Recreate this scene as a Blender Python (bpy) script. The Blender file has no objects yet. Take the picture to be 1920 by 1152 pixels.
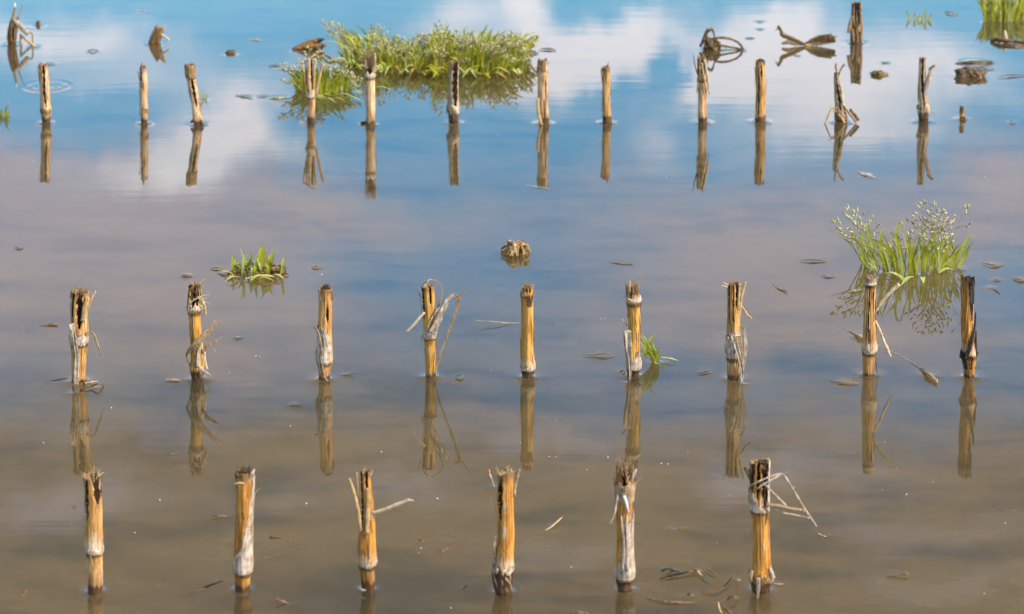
import bpy, math, random
import numpy as np
from mathutils import Vector

# ------------------------------------------------------------------ camera, sky, sun, exposure
S = bpy.context.scene
COL = S.collection
W0, H0 = 1920.0, 1152.0            # picture units used for tracing sizes off the photograph
F = 4600.0                         # focal length in those units
TH = math.radians(5.0)             # tilt of the camera; the rest of the view is lens shift
YH = -1050.0                       # horizon row
YP = YH + F * math.tan(TH)         # row of the optical axis
CT, ST = math.cos(TH), math.sin(TH)
HC = (1110.0 - YH) / 1500.0 * CT   # camera height above the water (1500 units per metre at front row)

cam_data = bpy.data.cameras.new('camera')
cam = bpy.data.objects.new('camera', cam_data)
COL.objects.link(cam)
cam.location = (0, 0, HC)
cam.rotation_euler = (math.pi / 2 - TH, 0, 0)
cam_data.sensor_fit = 'HORIZONTAL'
cam_data.sensor_width = 36.0
cam_data.lens = F / W0 * 36.0
cam_data.shift_y = -(H0 / 2 - YP) / W0
cam_data.clip_end = 2000
cam_data.dof.use_dof = True
cam_data.dof.focus_distance = 3.80
cam_data.dof.aperture_fstop = (F / W0 * 36.0) / 9.5
S.camera = cam

S.view_settings.view_transform = 'Standard'
S.view_settings.look = 'None'
S.view_settings.gamma = 1.0
S.view_settings.use_curve_mapping = False
S.view_settings.exposure = 0.5

SUN_EL, SUN_AZ = math.radians(44), math.radians(112)   # azimuth clockwise from +y (away from the camera)
sun_dir = Vector((math.sin(SUN_AZ) * math.cos(SUN_EL), math.cos(SUN_AZ) * math.cos(SUN_EL), math.sin(SUN_EL)))
sun_data = bpy.data.lights.new('sun', 'SUN')
sun_data.energy = 4.9
sun_data.angle = math.radians(0.5)
sun_data.color = (1.0, 0.93, 0.82)
sun = bpy.data.objects.new('sun', sun_data)
COL.objects.link(sun)
sun.rotation_euler = sun_dir.to_track_quat('Z', 'Y').to_euler()
sun.location = sun_dir * 20


class NT:
    """small helper for node trees"""
    def __init__(self, tree):
        self.t = tree
        self.n = tree.nodes
        self.l = tree.links

    def node(self, typ, **kw):
        nd = self.n.new(typ)
        for k, v in kw.items():
            setattr(nd, k, v)
        return nd

    def put(self, sock, v):
        if isinstance(v, bpy.types.NodeSocket):
            self.l.new(v, sock)
        elif v is not None:
            sock.default_value = v

    def math(self, op, a, b=None, c=None, clamp=False):
        nd = self.node('ShaderNodeMath', operation=op, use_clamp=clamp)
        self.put(nd.inputs[0], a)
        if b is not None: self.put(nd.inputs[1], b)
        if c is not None: self.put(nd.inputs[2], c)
        return nd.outputs[0]

    def vmath(self, op, a, b=None):
        nd = self.node('ShaderNodeVectorMath', operation=op)
        self.put(nd.inputs[0], a)
        if b is not None: self.put(nd.inputs[1], b)
        return nd.outputs['Value'] if op in ('DOT_PRODUCT', 'LENGTH') else nd.outputs[0]

    def noise(self, vec, scale, detail=4, rough=0.55, color=False, dist=0.0):
        nd = self.node('ShaderNodeTexNoise')
        if vec is not None: self.put(nd.inputs['Vector'], vec)
        nd.inputs['Scale'].default_value = scale
        nd.inputs['Detail'].default_value = detail
        nd.inputs['Roughness'].default_value = rough
        nd.inputs['Distortion'].default_value = dist
        return nd.outputs['Color' if color else 'Fac']

    def ramp(self, fac, stops, interp='LINEAR'):
        nd = self.node('ShaderNodeValToRGB')
        nd.color_ramp.interpolation = interp
        el = nd.color_ramp.elements
        while len(el) < len(stops): el.new(0.5)
        for e, (p, c) in zip(el, stops):
            e.position = p
            e.color = (c, c, c, 1) if not isinstance(c, (tuple, list)) else (*c, 1)
        self.put(nd.inputs[0], fac)
        return nd.outputs[0]

    def mix(self, fac, a, b):
        nd = self.node('ShaderNodeMix', data_type='RGBA')
        self.put(nd.inputs[0], fac)
        for s, v in ((nd.inputs[6], a), (nd.inputs[7], b)):
            self.put(s, (*v, 1) if isinstance(v, (tuple, list)) else v)
        return nd.outputs[2]

    def smooth(self, v, a, b):
        nd = self.node('ShaderNodeMapRange', interpolation_type='SMOOTHSTEP')
        self.put(nd.inputs[0], v)
        nd.inputs[1].default_value = a
        nd.inputs[2].default_value = b
        return nd.outputs[0]

    def mapping(self, vec, scale):
        nd = self.node('ShaderNodeMapping')
        self.put(nd.inputs[0], vec)
        nd.inputs['Scale'].default_value = scale
        return nd.outputs[0]


# --- world: Nishita sky with broken clouds, placed by direction (tangent plane of the low sky ahead)
world = bpy.data.worlds.new('World')
S.world = world
world.use_nodes = True
wt = NT(world.node_tree)
wt.n.clear()
w_out = wt.node('ShaderNodeOutputWorld')
sky = wt.node('ShaderNodeTexSky', sky_type='NISHITA', sun_disc=False)
sky.sun_elevation = SUN_EL
sky.sun_rotation = SUN_AZ
sky.air_density = 2.0
sky.dust_density = 0.0
sky.ozone_density = 9.0
SKY_STRENGTH = 0.145
hs = wt.node('ShaderNodeHueSaturation')
hs.inputs['Saturation'].default_value = 1.42
hs.inputs['Value'].default_value = 1.25
wt.l.new(sky.outputs[0], hs.inputs['Color'])
bg_sky = wt.node('ShaderNodeBackground')
wt.l.new(hs.outputs[0], bg_sky.inputs[0])
bg_sky.inputs[1].default_value = SKY_STRENGTH
tc = wt.node('ShaderNodeTexCoord')
dirv = tc.outputs['Generated']
fz = wt.math('MAXIMUM', wt.vmath('DOT_PRODUCT', dirv, (0, CT, ST)), 0.08)
su = wt.math('DIVIDE', wt.vmath('DOT_PRODUCT', dirv, (1, 0, 0)), fz)
sv = wt.math('DIVIDE', wt.vmath('DOT_PRODUCT', dirv, (0, -ST, CT)), fz)
cuv = wt.node('ShaderNodeCombineXYZ')
wt.l.new(su, cuv.inputs[0]); wt.l.new(sv, cuv.inputs[1])
warp = wt.noise(cuv.outputs[0], 11.0, 6, 0.6, color=True)
warp2 = wt.noise(cuv.outputs[0], 38.0, 5, 0.6, color=True)
wo = wt.vmath('SUBTRACT', warp, (0.5, 0.5, 0.5))
wo2 = wt.vmath('SUBTRACT', warp2, (0.5, 0.5, 0.5))
wuv = wt.vmath('ADD', cuv.outputs[0], wt.vmath('MULTIPLY', wo, (0.10, 0.06, 0)))
wuv = wt.vmath('ADD', wuv, wt.vmath('MULTIPLY', wo2, (0.03, 0.022, 0)))


def blobs(lst):
    tot = None
    for (px, py, sx, sy, amp) in lst:
        d = wt.vmath('SUBTRACT', wuv, ((px - 960) / F, (py - YP) / F, 0))
        d = wt.vmath('MULTIPLY', d, (F / sx, F / sy, 0))
        q = wt.vmath('DOT_PRODUCT', d, d)
        g = wt.math('MULTIPLY', wt.math('EXPONENT', wt.math('MULTIPLY', q, -1.0)), amp)
        tot = g if tot is None else wt.math('ADD', tot, g)
    return tot


WHITE = [(1015, 30, 60, 36, .9), (1130, 95, 120, 42, 1.0), (1235, 142, 42, 34, -.8), (1105, 178, 60, 15, -.6), (1330, 130, 60, 40, .4), (540, 25, 190, 34, -.35), (120, 195, 130, 26, -.35), (740, 245, 190, 26, -.3), (1395, 60, 95, 62, .9), (860, 45, 90, 60, .5),
         (425, 285, 120, 60, 1.0), (270, 330, 150, 34, .5), (480, 200, 90, 50, .5), (1340, 180, 70, 32, .55),
         (1540, 190, 190, 100, .62), (1640, 265, 130, 42, .4), (1000, 150, 100, 48, .65), (150, 60, 170, 45, .38),
         (1490, 40, 80, 80, .4), (620, 130, 100, 26, .3), (1790, 150, 150, 60, .38), (1215, 280, 60, 70, .33),
         (300, 150, 160, 50, .25), (1620, 150, 420, 110, .32), (1080, 120, 300, 90, .2), (380, 300, 330, 70, .2), (60, 40, 160, 60, .22), (1380, 330, 260, 60, .2), (140, 110, 330, 130, .3), (760, 60, 200, 70, .2)]
GREY = [(60, 600, 330, 110, .85), (450, 640, 240, 90, .6), (230, 430, 320, 80, .5), (1420, 560, 320, 120, .55),
        (1880, 340, 130, 90, .7), (1340, 440, 140, 60, .2), (1600, 630, 330, 70, .75), (1000, 640, 200, 70, .3),
        (700, 860, 900, 120, .55), (1700, 880, 600, 120, .5), (110, 345, 240, 70, .55),
        (1180, 250, 60, 70, .1), (1750, 460, 160, 60, .4), (640, 420, 140, 50, .25), (960, 370, 1100, 85, .30), (200, 500, 460, 190, .6), (900, 470, 700, 110, .12), (1550, 480, 420, 120, .3)]
front = wt.math('GREATER_THAN', wt.vmath('DOT_PRODUCT', dirv, (0, CT, ST)), 0.1)
den_w = wt.math('MULTIPLY', wt.smooth(blobs(WHITE), 0.06, 0.98), front)
den_g = wt.math('MULTIPLY', wt.smooth(blobs(GREY), 0.02, 0.95), front)
# scattered clouds over the rest of the sky
rest = wt.noise(dirv, 2.6, 7, 0.6)
rest = wt.math('MULTIPLY', wt.smooth(rest, 0.42, 0.60), wt.math('MULTIPLY', wt.smooth(wt.vmath('LENGTH', wt.vmath('MULTIPLY', cuv.outputs[0], (1.3, 1, 0))), .55, .8), 0.8))
bg_w = wt.node('ShaderNodeBackground'); bg_w.inputs[0].default_value = (0.93, 0.96, 1.06, 1); bg_w.inputs[1].default_value = 1.1
bg_g = wt.node('ShaderNodeBackground'); bg_g.inputs[0].default_value = (0.93, 0.955, 1.22, 1); bg_g.inputs[1].default_value = 0.58
HIGH = [(960, 1300, 2800, 560, 1.15), (300, 900, 700, 120, .35), (1500, 980, 500, 120, .3)]
den_h = wt.math('MULTIPLY', wt.smooth(blobs(HIGH), 0.1, 0.95), front)
bg_h = wt.node('ShaderNodeBackground'); bg_h.inputs[0].default_value = (1.0, 0.90, 0.84, 1); bg_h.inputs[1].default_value = 0.29
mh = wt.node('ShaderNodeMixShader')
m0 = wt.node('ShaderNodeMixShader'); m1 = wt.node('ShaderNodeMixShader')
wt.l.new(den_g, m0.inputs[0]); wt.l.new(bg_sky.outputs[0], m0.inputs[1]); wt.l.new(bg_g.outputs[0], m0.inputs[2])
bg_r = wt.node('ShaderNodeBackground'); bg_r.inputs[0].default_value = (1.0, 0.97, 0.95, 1); bg_r.inputs[1].default_value = 0.36
mr = wt.node('ShaderNodeMixShader'); mn = wt.node('ShaderNodeMixShader')
NEAR = [(140, 950, 230, 60, .55), (760, 900, 170, 36, .45), (1560, 905, 200, 45, .5), (1690, 1010, 260, 50, .4), (1010, 1020, 150, 50, .4), (1330, 890, 120, 40, .4), (330, 800, 260, 40, .35), (1000, 800, 200, 36, .4), (560, 960, 130, 36, .3), (1760, 1110, 220, 36, .35)]
den_n = wt.math('MULTIPLY', wt.smooth(blobs(NEAR), 0.05, 0.8), front)
wt.l.new(rest, mr.inputs[0]); wt.l.new(bg_r.outputs[0], mr.inputs[2])
wt.l.new(den_n, mn.inputs[0]); wt.l.new(bg_g.outputs[0], mn.inputs[2])
wt.l.new(den_w, m1.inputs[0]); wt.l.new(den_h, mh.inputs[0]); wt.l.new(m0.outputs[0], mh.inputs[1]); wt.l.new(bg_h.outputs[0], mh.inputs[2])
wt.l.new(mh.outputs[0], mn.inputs[1]); wt.l.new(mn.outputs[0], mr.inputs[1]); wt.l.new(mr.outputs[0], m1.inputs[1]); wt.l.new(bg_w.outputs[0], m1.inputs[2])
wt.l.new(m1.outputs[0], w_out.inputs[0])

# ------------------------------------------------------------------ geometry helpers


def ray(px, py):
    X, Y = (px - 960.0), (py - YP)
    return np.array([X, F * CT - Y * ST, -F * ST - Y * CT])


def ground(px, py, z=0.0):
    d = ray(px, py)
    t = (z - HC) / d[2]
    return np.array([0, 0, HC]) + d * t


def plane(px, py, D):
    d = ray(px, py)
    t = D / d[1]
    return np.array([0, 0, HC]) + d * t


def scale_at(p):
    """picture units per metre at a point"""
    return F / (p[1] * CT + (HC - p[2]) * ST)


CONTACTS = []          # (x, y, radius, lift): where the water climbs a little


class MB:
    def __init__(self):
        self.v, self.f, self.m, self.c = [], [], [], 0

    def add(self, verts, faces, mat=0):
        o = self.c
        verts = np.asarray(verts, float)
        self.v.append(verts)
        self.c += len(verts)
        for q in faces:
            self.f.append(tuple(int(i) + o for i in q))
            self.m.append(mat)

    def build(self, name, mats, parent=None, smooth=True, origin=None):
        me = bpy.data.meshes.new(name)
        V = np.concatenate(self.v) if self.v else np.zeros((0, 3))
        if origin is not None: V = V - np.asarray(origin)
        me.from_pydata(V.tolist(), [], self.f)
        if not isinstance(mats, (list, tuple)): mats = [mats]
        for m in mats: me.materials.append(m)
        me.polygons.foreach_set('material_index', self.m)
        me.polygons.foreach_set('use_smooth', [smooth] * len(self.f))
        me.update()
        ob = bpy.data.objects.new(name, me)
        COL.objects.link(ob)
        if parent is not None: ob.parent = parent
        if origin is not None: ob.location = origin
        return ob


def norm(v):
    n = np.linalg.norm(v, axis=-1, keepdims=True)
    return v / np.maximum(n, 1e-12)


def catmull(pts, n):
    pts = np.asarray(pts, float)
    if len(pts) == 2:
        t = np.linspace(0, 1, n)[:, None]
        return pts[0] * (1 - t) + pts[1] * t
    P = np.vstack([2 * pts[0] - pts[1], pts, 2 * pts[-1] - pts[-2]])
    seg = len(pts) - 1
    out = []
    for u in np.linspace(0, seg, n):
        i = min(int(u), seg - 1)
        t = u - i
        a, b, c, d = P[i], P[i + 1], P[i + 2], P[i + 3]
        out.append(0.5 * ((2 * b) + (-a + c) * t + (2 * a - 5 * b + 4 * c - d) * t * t + (-a + 3 * b - 3 * c + d) * t ** 3))
    return np.array(out)


def strip(mb, pts, widths, th=0.2, side=None, na=8, n=None, mat=0, fold=0.0, rough=0.0, rng=None, twist=0.0):
    """a solid strand with elliptic section: th = thickness / width; side = rough direction of its width"""
    pts = np.asarray(pts, float)
    n = n or max(4, 5 * len(pts))
    wi = np.interp(np.linspace(0, 1, n), np.linspace(0, 1, len(widths)), widths)
    C = catmull(pts, n)
    T = norm(np.gradient(C, axis=0))
    if side is None:
        side = np.cross(T, np.array([0, 1.0, 0]))
        bad = np.linalg.norm(side, axis=1) < 0.1
        side[bad] = [1, 0, 0]
    else:
        side = np.tile(np.asarray(side, float), (n, 1))
    side = norm(side - (side * T).sum(1, keepdims=True) * T)
    B = norm(np.cross(T, side))
    if twist:
        a = np.linspace(0, twist, n)[:, None]
        side, B = side * np.cos(a) + B * np.sin(a), B * np.cos(a) - side * np.sin(a)
    ang = np.arange(na) / na * 2 * math.pi
    V = []
    for i in range(n):
        w = wi[i] / 2
        ca, sa = np.cos(ang), np.sin(ang)
        k = np.ones(na)
        if rough and rng is not None: k = 1 + rough * rng.uniform(-1, 1, na)
        V.append(C[i] + np.outer(ca * w * k, side[i]) + np.outer(sa * w * th * k + fold * w * np.abs(ca), B[i]))
    V = np.array(V).reshape(-1, 3)
    faces = []
    for i in range(n - 1):
        for j in range(na):
            j2 = (j + 1) % na
            faces.append((i * na + j, i * na + j2, (i + 1) * na + j2, (i + 1) * na + j))
    faces.append(tuple(range(na))[::-1])
    faces.append(tuple((n - 1) * na + j for j in range(na)))
    mb.add(V, faces, mat)


def blade(mb, pts, w, mat=0, n=6, side=None, keel=0.25):
    """grass blade: keeled strip, tapered to a point"""
    C = catmull(pts, n)
    T = norm(np.gradient(C, axis=0))
    if side is None: side = np.array([1.0, 0, 0])
    s = norm(np.tile(side, (n, 1)) - (T @ side)[:, None] * T)
    B = np.cross(T, s)
    t = np.linspace(0, 1, n)
    ww = w * 0.5 * np.minimum(1, 0.7 + 1.2 * t) * np.clip((1 - t) * 2.6, 0.04, 1) ** 0.8
    V = np.stack([C - s * ww[:, None], C + B * (ww * keel)[:, None], C + s * ww[:, None]], 1).reshape(-1, 3)
    faces = []
    for i in range(n - 1):
        for j in range(2):
            faces.append((i * 3 + j, i * 3 + j + 1, i * 3 + j + 4, i * 3 + j + 3))
    mb.add(V, faces, mat)


def spikelet(mb, p, d, L, w, mat=0):
    d = norm(np.asarray(d, float))
    a = np.cross(d, [0.3, 1, 0.2]); a = norm(a)
    b = np.cross(d, a)
    V = [p]
    for k, r in ((0.3, 1.0), (0.62, 0.75)):
        for q in range(4):
            an = q * math.pi / 2 + k
            V.append(p + d * L * k + (a * math.cos(an) + b * math.sin(an) * 0.6) * w * 0.5 * r)
    V.append(p + d * L)
    fs = []
    for q in range(4):
        q2 = (q + 1) % 4
        fs += [(0, 1 + q2, 1 + q), (1 + q, 1 + q2, 5 + q2, 5 + q), (5 + q, 5 + q2, 9)]
    mb.add(V, fs, mat)


def lump(mb, c, size, rng, mat=0, rough=0.35, nu=18, nv=10):
    V = []
    ph = rng.uniform(0, 6.28, 12)
    for i in range(nv + 1):
        th = math.pi * i / nv
        for j in range(nu):
            f = 2 * math.pi * j / nu
            d = np.array([math.sin(th) * math.cos(f), math.sin(th) * math.sin(f), math.cos(th)])
            r = 1 + rough * (0.5 * math.sin(3 * f + ph[0] + 2 * th) * math.sin(th) + 0.4 * math.sin(5 * f + ph[1] - 3 * th) * math.sin(th) + 0.35 * math.sin(7 * th + ph[2] + 2 * f) * math.sin(th)) + rough * 0.3 * rng.uniform(-1, 1) * math.sin(th)
            V.append(np.asarray(c) + d * r * np.asarray(size))
    fs = []
    for i in range(nv):
        for j in range(nu):
            j2 = (j + 1) % nu
            fs.append((i * nu + j, (i + 1) * nu + j, (i + 1) * nu + j2, i * nu + j2))
    mb.add(V, fs, mat)


# ------------------------------------------------------------------ materials


def new_mat(name):
    m = bpy.data.materials.new(name)
    m.use_nodes = True
    t = NT(m.node_tree)
    t.n.clear()
    out = t.node('ShaderNodeOutputMaterial')
    return m, t, out


def principled(t, out, color, rough=0.6, normal=None, spec=0.35):
    b = t.node('ShaderNodeBsdfPrincipled')
    t.put(b.inputs['Base Color'], (*color, 1) if isinstance(color, tuple) else color)
    t.put(b.inputs['Roughness'], rough)
    b.inputs['Specular IOR Level'].default_value = spec
    if normal is not None: t.l.new(normal, b.inputs['Normal'])
    t.l.new(b.outputs[0], out.inputs[0])
    return b


def bump(t, h, strength, dist):
    nd = t.node('ShaderNodeBump')
    t.put(nd.inputs['Height'], h)
    nd.inputs['Strength'].default_value = strength
    nd.inputs['Distance'].default_value = dist
    return nd.outputs[0]


def stem_material(name, cols, pale=0.3, mould=0.3, wet=0.012, nodes=(), top=None, seed=0, lowdark=0.0, amber=0.3):
    """cols = (deep, straw, light); pale = share of bleached skin; mould = share of dark specks; nodes = heights of joints"""
    m, t, out = new_mat(name)
    tcn = t.node('ShaderNodeTexCoord')
    pos = t.vmath('ADD', tcn.outputs['Object'], (seed * 0.371, seed * 0.173, 0))
    sep = t.node('ShaderNodeSeparateXYZ')
    t.l.new(tcn.outputs['Object'], sep.inputs[0])
    z = sep.outputs[2]
    fib = t.noise(t.mapping(pos, (1, 1, 0.045)), 900, 4, 0.65)
    fib2 = t.noise(t.mapping(pos, (1, 1, 0.10)), 230, 4, 0.6)
    col = t.ramp(t.math('ADD', t.math('MULTIPLY', fib, 0.5), t.math('MULTIPLY', fib2, 0.5)),
                 [(0.38, cols[0]), (0.485, cols[1]), (0.60, cols[2])])
    if amber:
        am = t.noise(t.mapping(t.vmath('ADD', pos, (3, 1, 0)), (1, 1, 0.3)), 90, 3, 0.6)
        col = t.mix(t.math('MULTIPLY', t.smooth(am, 0.45, 0.60), amber), col, (0.30, 0.11, 0.016))
    blot = t.noise(t.mapping(t.vmath('ADD', pos, (7, 2, 1)), (1, 1, 0.28)), 95, 5, 0.65)
    col = t.mix(t.smooth(blot, 0.66 - 0.3 * pale, 0.74 - 0.22 * pale), col, (0.56, 0.41, 0.29))
    # joints: bleached bloom above, dark line below
    for zn in nodes:
        d = t.math('SUBTRACT', z, zn)
        wob = t.math('MULTIPLY', t.math('SUBTRACT', fib2, 0.5), 0.012)
        up = t.math('MULTIPLY', t.smooth(t.math('ADD', d, wob), -0.001, 0.003), t.math('SUBTRACT', 1.0, t.smooth(t.math('ADD', d, wob), 0.004, 0.022)))
        col = t.mix(t.math('MULTIPLY', up, 0.55), col, (0.64, 0.51, 0.38))
        dn = t.math('MULTIPLY', t.smooth(t.math('ADD', d, wob), -0.010, -0.005), t.math('SUBTRACT', 1.0, t.smooth(d, -0.003, 0.0005)))
        col = t.mix(t.math('MULTIPLY', dn, 0.8), col, (0.055, 0.03, 0.018))
    dk = t.noise(t.mapping(t.vmath('ADD', pos, (1, 9, 4)), (1, 1, 0.35)), 260, 6, 0.72)
    col = t.mix(t.math('MULTIPLY', t.smooth(dk, 0.68 - 0.22 * mould, 0.76 - 0.22 * mould), 0.85), col, (0.05, 0.032, 0.022))
    crack = t.noise(t.mapping(t.vmath('ADD', pos, (4, 4, 4)), (1, 1, 0.02)), 520, 2, 0.5)
    col = t.mix(t.math('MULTIPLY', t.smooth(crack, 0.57, 0.63), 0.8), col, (0.11, 0.055, 0.025))
    if lowdark:
        ld = t.math('SUBTRACT', 1.0, t.smooth(t.math('ADD', z, t.math('MULTIPLY', t.math('SUBTRACT', fib2, 0.5), 0.03)), lowdark * 0.75, lowdark * 1.1))
        col = t.mix(t.math('MULTIPLY', ld, 0.93), col, (0.035, 0.016, 0.009))
    st = t.math('SUBTRACT', 1.0, t.smooth(t.math('ADD', z, t.math('MULTIPLY', t.math('SUBTRACT', blot, 0.5), 0.05)), wet * 0.9, wet * 2.4))
    col = t.mix(t.math('MULTIPLY', st, 0.5), col, (0.19, 0.095, 0.038))
    wz = t.math('ADD', z, t.math('MULTIPLY', t.math('SUBTRACT', fib2, 0.5), 0.02))
    wetm = t.math('SUBTRACT', 1.0, t.smooth(wz, wet * 0.7, wet))
    col = t.mix(t.math('MULTIPLY', wetm, 0.9), col, (0.07, 0.03, 0.012))
    if top is not None:
        tp = t.smooth(t.math('ADD', z, t.math('MULTIPLY', t.math('SUBTRACT', fib2, 0.5), 0.02)), top - 0.014, top + 0.002)
        col = t.mix(t.math('MULTIPLY', tp, 0.75), col, (0.13, 0.065, 0.03))
    rgh = t.math('SUBTRACT', 0.62, t.math('MULTIPLY', wetm, 0.35))
    nrm = bump(t, t.math('ADD', fib, t.math('MULTIPLY', fib2, 1.4)), 0.55, 0.0012)
    principled(t, out, col, rgh, nrm, 0.3)
    return m


def fibre_material(name, a, b, c, scale=420, stretch=0.08, rough=0.8):
    m, t, out = new_mat(name)
    tcn = t.node('ShaderNodeTexCoord')
    n1 = t.noise(t.mapping(tcn.outputs['Object'], (1, 1, stretch)), scale, 4, 0.65)
    n2 = t.noise(tcn.outputs['Object'], scale * 0.25, 4, 0.6)
    col = t.ramp(t.math('ADD', t.math('MULTIPLY', n1, 0.55), t.math('MULTIPLY', n2, 0.45)), [(0.36, a), (0.5, b), (0.64, c)])
    nrm = bump(t, n1, 0.5, 0.001)
    principled(t, out, col, rough, nrm, 0.2)
    return m


def leaf_material(name, a, b, c, trans=0.35, scale=300):
    m, t, out = new_mat(name)
    tcn = t.node('ShaderNodeTexCoord')
    n1 = t.noise(tcn.outputs['Object'], scale, 3, 0.6)
    n2 = t.noise(tcn.outputs['Object'], scale * 0.12, 3, 0.6)
    col = t.ramp(t.math('ADD', t.math('MULTIPLY', n1, 0.4), t.math('MULTIPLY', n2, 0.6)), [(0.34, a), (0.5, b), (0.66, c)])
    b1 = t.node('ShaderNodeBsdfPrincipled')
    t.l.new(col, b1.inputs['Base Color'])
    b1.inputs['Roughness'].default_value = 0.5
    b1.inputs['Specular IOR Level'].default_value = 0.3
    tr = t.node('ShaderNodeBsdfTranslucent')
    t.l.new(col, tr.inputs[0])
    mx = t.node('ShaderNodeMixShader')
    mx.inputs[0].default_value = trans
    t.l.new(b1.outputs[0], mx.inputs[1]); t.l.new(tr.outputs[0], mx.inputs[2])
    t.l.new(mx.outputs[0], out.inputs[0])
    return m


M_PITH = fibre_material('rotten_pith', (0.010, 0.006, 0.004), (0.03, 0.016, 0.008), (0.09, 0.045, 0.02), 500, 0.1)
M_PITH_L = fibre_material('dry_pith', (0.06, 0.03, 0.014), (0.22, 0.12, 0.05), (0.46, 0.31, 0.16), 600, 0.1)
M_FIB = fibre_material('brown_fibre', (0.08, 0.045, 0.022), (0.24, 0.135, 0.06), (0.46, 0.31, 0.17), 300, 0.2)
M_FIB_D = fibre_material('dark_fibre', (0.035, 0.02, 0.012), (0.10, 0.055, 0.026), (0.25, 0.16, 0.08), 300, 0.2)
M_HUSK = fibre_material('grey_husk', (0.12, 0.065, 0.032), (0.42, 0.31, 0.22), (0.74, 0.61, 0.49), 420, 0.05)
M_HUSK_B = fibre_material('brown_husk', (0.13, 0.075, 0.035), (0.34, 0.21, 0.11), (0.55, 0.41, 0.26), 700, 0.05)
M_SPLIT = fibre_material('straw_splinter', (0.30, 0.15, 0.045), (0.52, 0.31, 0.12), (0.70, 0.50, 0.27), 700, 0.05)
M_PALE = fibre_material('pale_splinter', (0.34, 0.20, 0.10), (0.60, 0.44, 0.27), (0.76, 0.62, 0.45), 700, 0.05)
M_BLACK = fibre_material('charred_husk', (0.012, 0.009, 0.008), (0.03, 0.022, 0.018), (0.10, 0.08, 0.065), 700, 0.05)
M_NODE = fibre_material('pale_joint', (0.20, 0.12, 0.06), (0.44, 0.31, 0.19), (0.68, 0.58, 0.46), 500, 1.0)
M_NODE_D = fibre_material('brown_joint', (0.06, 0.03, 0.014), (0.20, 0.10, 0.04), (0.42, 0.26, 0.12), 500, 1.0)
M_WOOD = fibre_material('wet_stick', (0.04, 0.02, 0.009), (0.14, 0.07, 0.025), (0.34, 0.19, 0.075), 500, 1.0, 0.65)
M_SOIL = fibre_material('wet_clod', (0.03, 0.018, 0.009), (0.10, 0.058, 0.026), (0.26, 0.16, 0.075), 260, 1.0, 0.55)
M_ROTLEAF = fibre_material('sodden_leaf', (0.03, 0.017, 0.007), (0.14, 0.075, 0.022), (0.34, 0.20, 0.07), 300, 1.0, 0.35)
M_GREENLEAF = fibre_material('sodden_green_leaf', (0.10, 0.09, 0.02), (0.28, 0.25, 0.07), (0.46, 0.42, 0.18), 300, 1.0, 0.35)
M_GRASS = leaf_material('grass_green', (0.20, 0.215, 0.008), (0.42, 0.40, 0.022), (0.58, 0.54, 0.08), 0.28)
M_GRASS_Y = leaf_material('grass_yellow', (0.30, 0.28, 0.015), (0.44, 0.40, 0.03), (0.56, 0.48, 0.08), 0.28)
M_GRASS_P = leaf_material('grass_pale', (0.36, 0.37, 0.07), (0.52, 0.52, 0.14), (0.66, 0.64, 0.28), 0.30)
M_SEED = leaf_material('seed_cream', (0.40, 0.34, 0.12), (0.64, 0.54, 0.26), (0.80, 0.70, 0.45), 0.25, 500)
M_SEED_B = leaf_material('seed_tan', (0.34, 0.24, 0.12), (0.52, 0.40, 0.22), (0.66, 0.55, 0.36), 0.3, 500)
M_STALKLET = leaf_material('seed_stalk', (0.26, 0.30, 0.06), (0.40, 0.40, 0.12), (0.52, 0.48, 0.22), 0.2)
M_DEADGRASS = leaf_material('dead_grass', (0.20, 0.12, 0.03), (0.40, 0.25, 0.06), (0.55, 0.40, 0.15), 0.2)
M_FOAM = new_mat('foam_white'); principled(M_FOAM[1], M_FOAM[2], (0.8, 0.8, 0.82), 0.4); M_FOAM = M_FOAM[0]
M_ORANGE = new_mat('orange_bud'); principled(M_ORANGE[1], M_ORANGE[2], (0.75, 0.16, 0.015), 0.5); M_ORANGE = M_ORANGE[0]

STRAW = ((0.187, 0.075, 0.015), (0.572, 0.275, 0.072), (0.784, 0.459, 0.185))
AMBER = ((0.187, 0.06, 0.007), (0.55, 0.215, 0.024), (0.717, 0.347, 0.078))
YELLOW = ((0.212, 0.085, 0.01), (0.594, 0.275, 0.039), (0.762, 0.426, 0.112))
BEIGE = ((0.252, 0.112, 0.041), (0.702, 0.389, 0.17), (0.85, 0.6, 0.344))
GREYB = ((0.136, 0.072, 0.034), (0.44, 0.275, 0.143), (0.694, 0.526, 0.37))
DARK = ((0.04, 0.02, 0.008), (0.17, 0.08, 0.02), (0.42, 0.22, 0.06))


def tag(o, label=None, cat=None, group=None, kind=None):
    if label: o['label'] = label
    if cat: o['category'] = cat
    if group: o['group'] = group
    if kind: o['kind'] = kind
    return o


def empty(name, loc, label, cat, group=None):
    o = bpy.data.objects.new(name, None)
    COL.objects.link(o)
    o.location = loc
    o.empty_display_size = 0.02
    return tag(o, label, cat, group)


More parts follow.
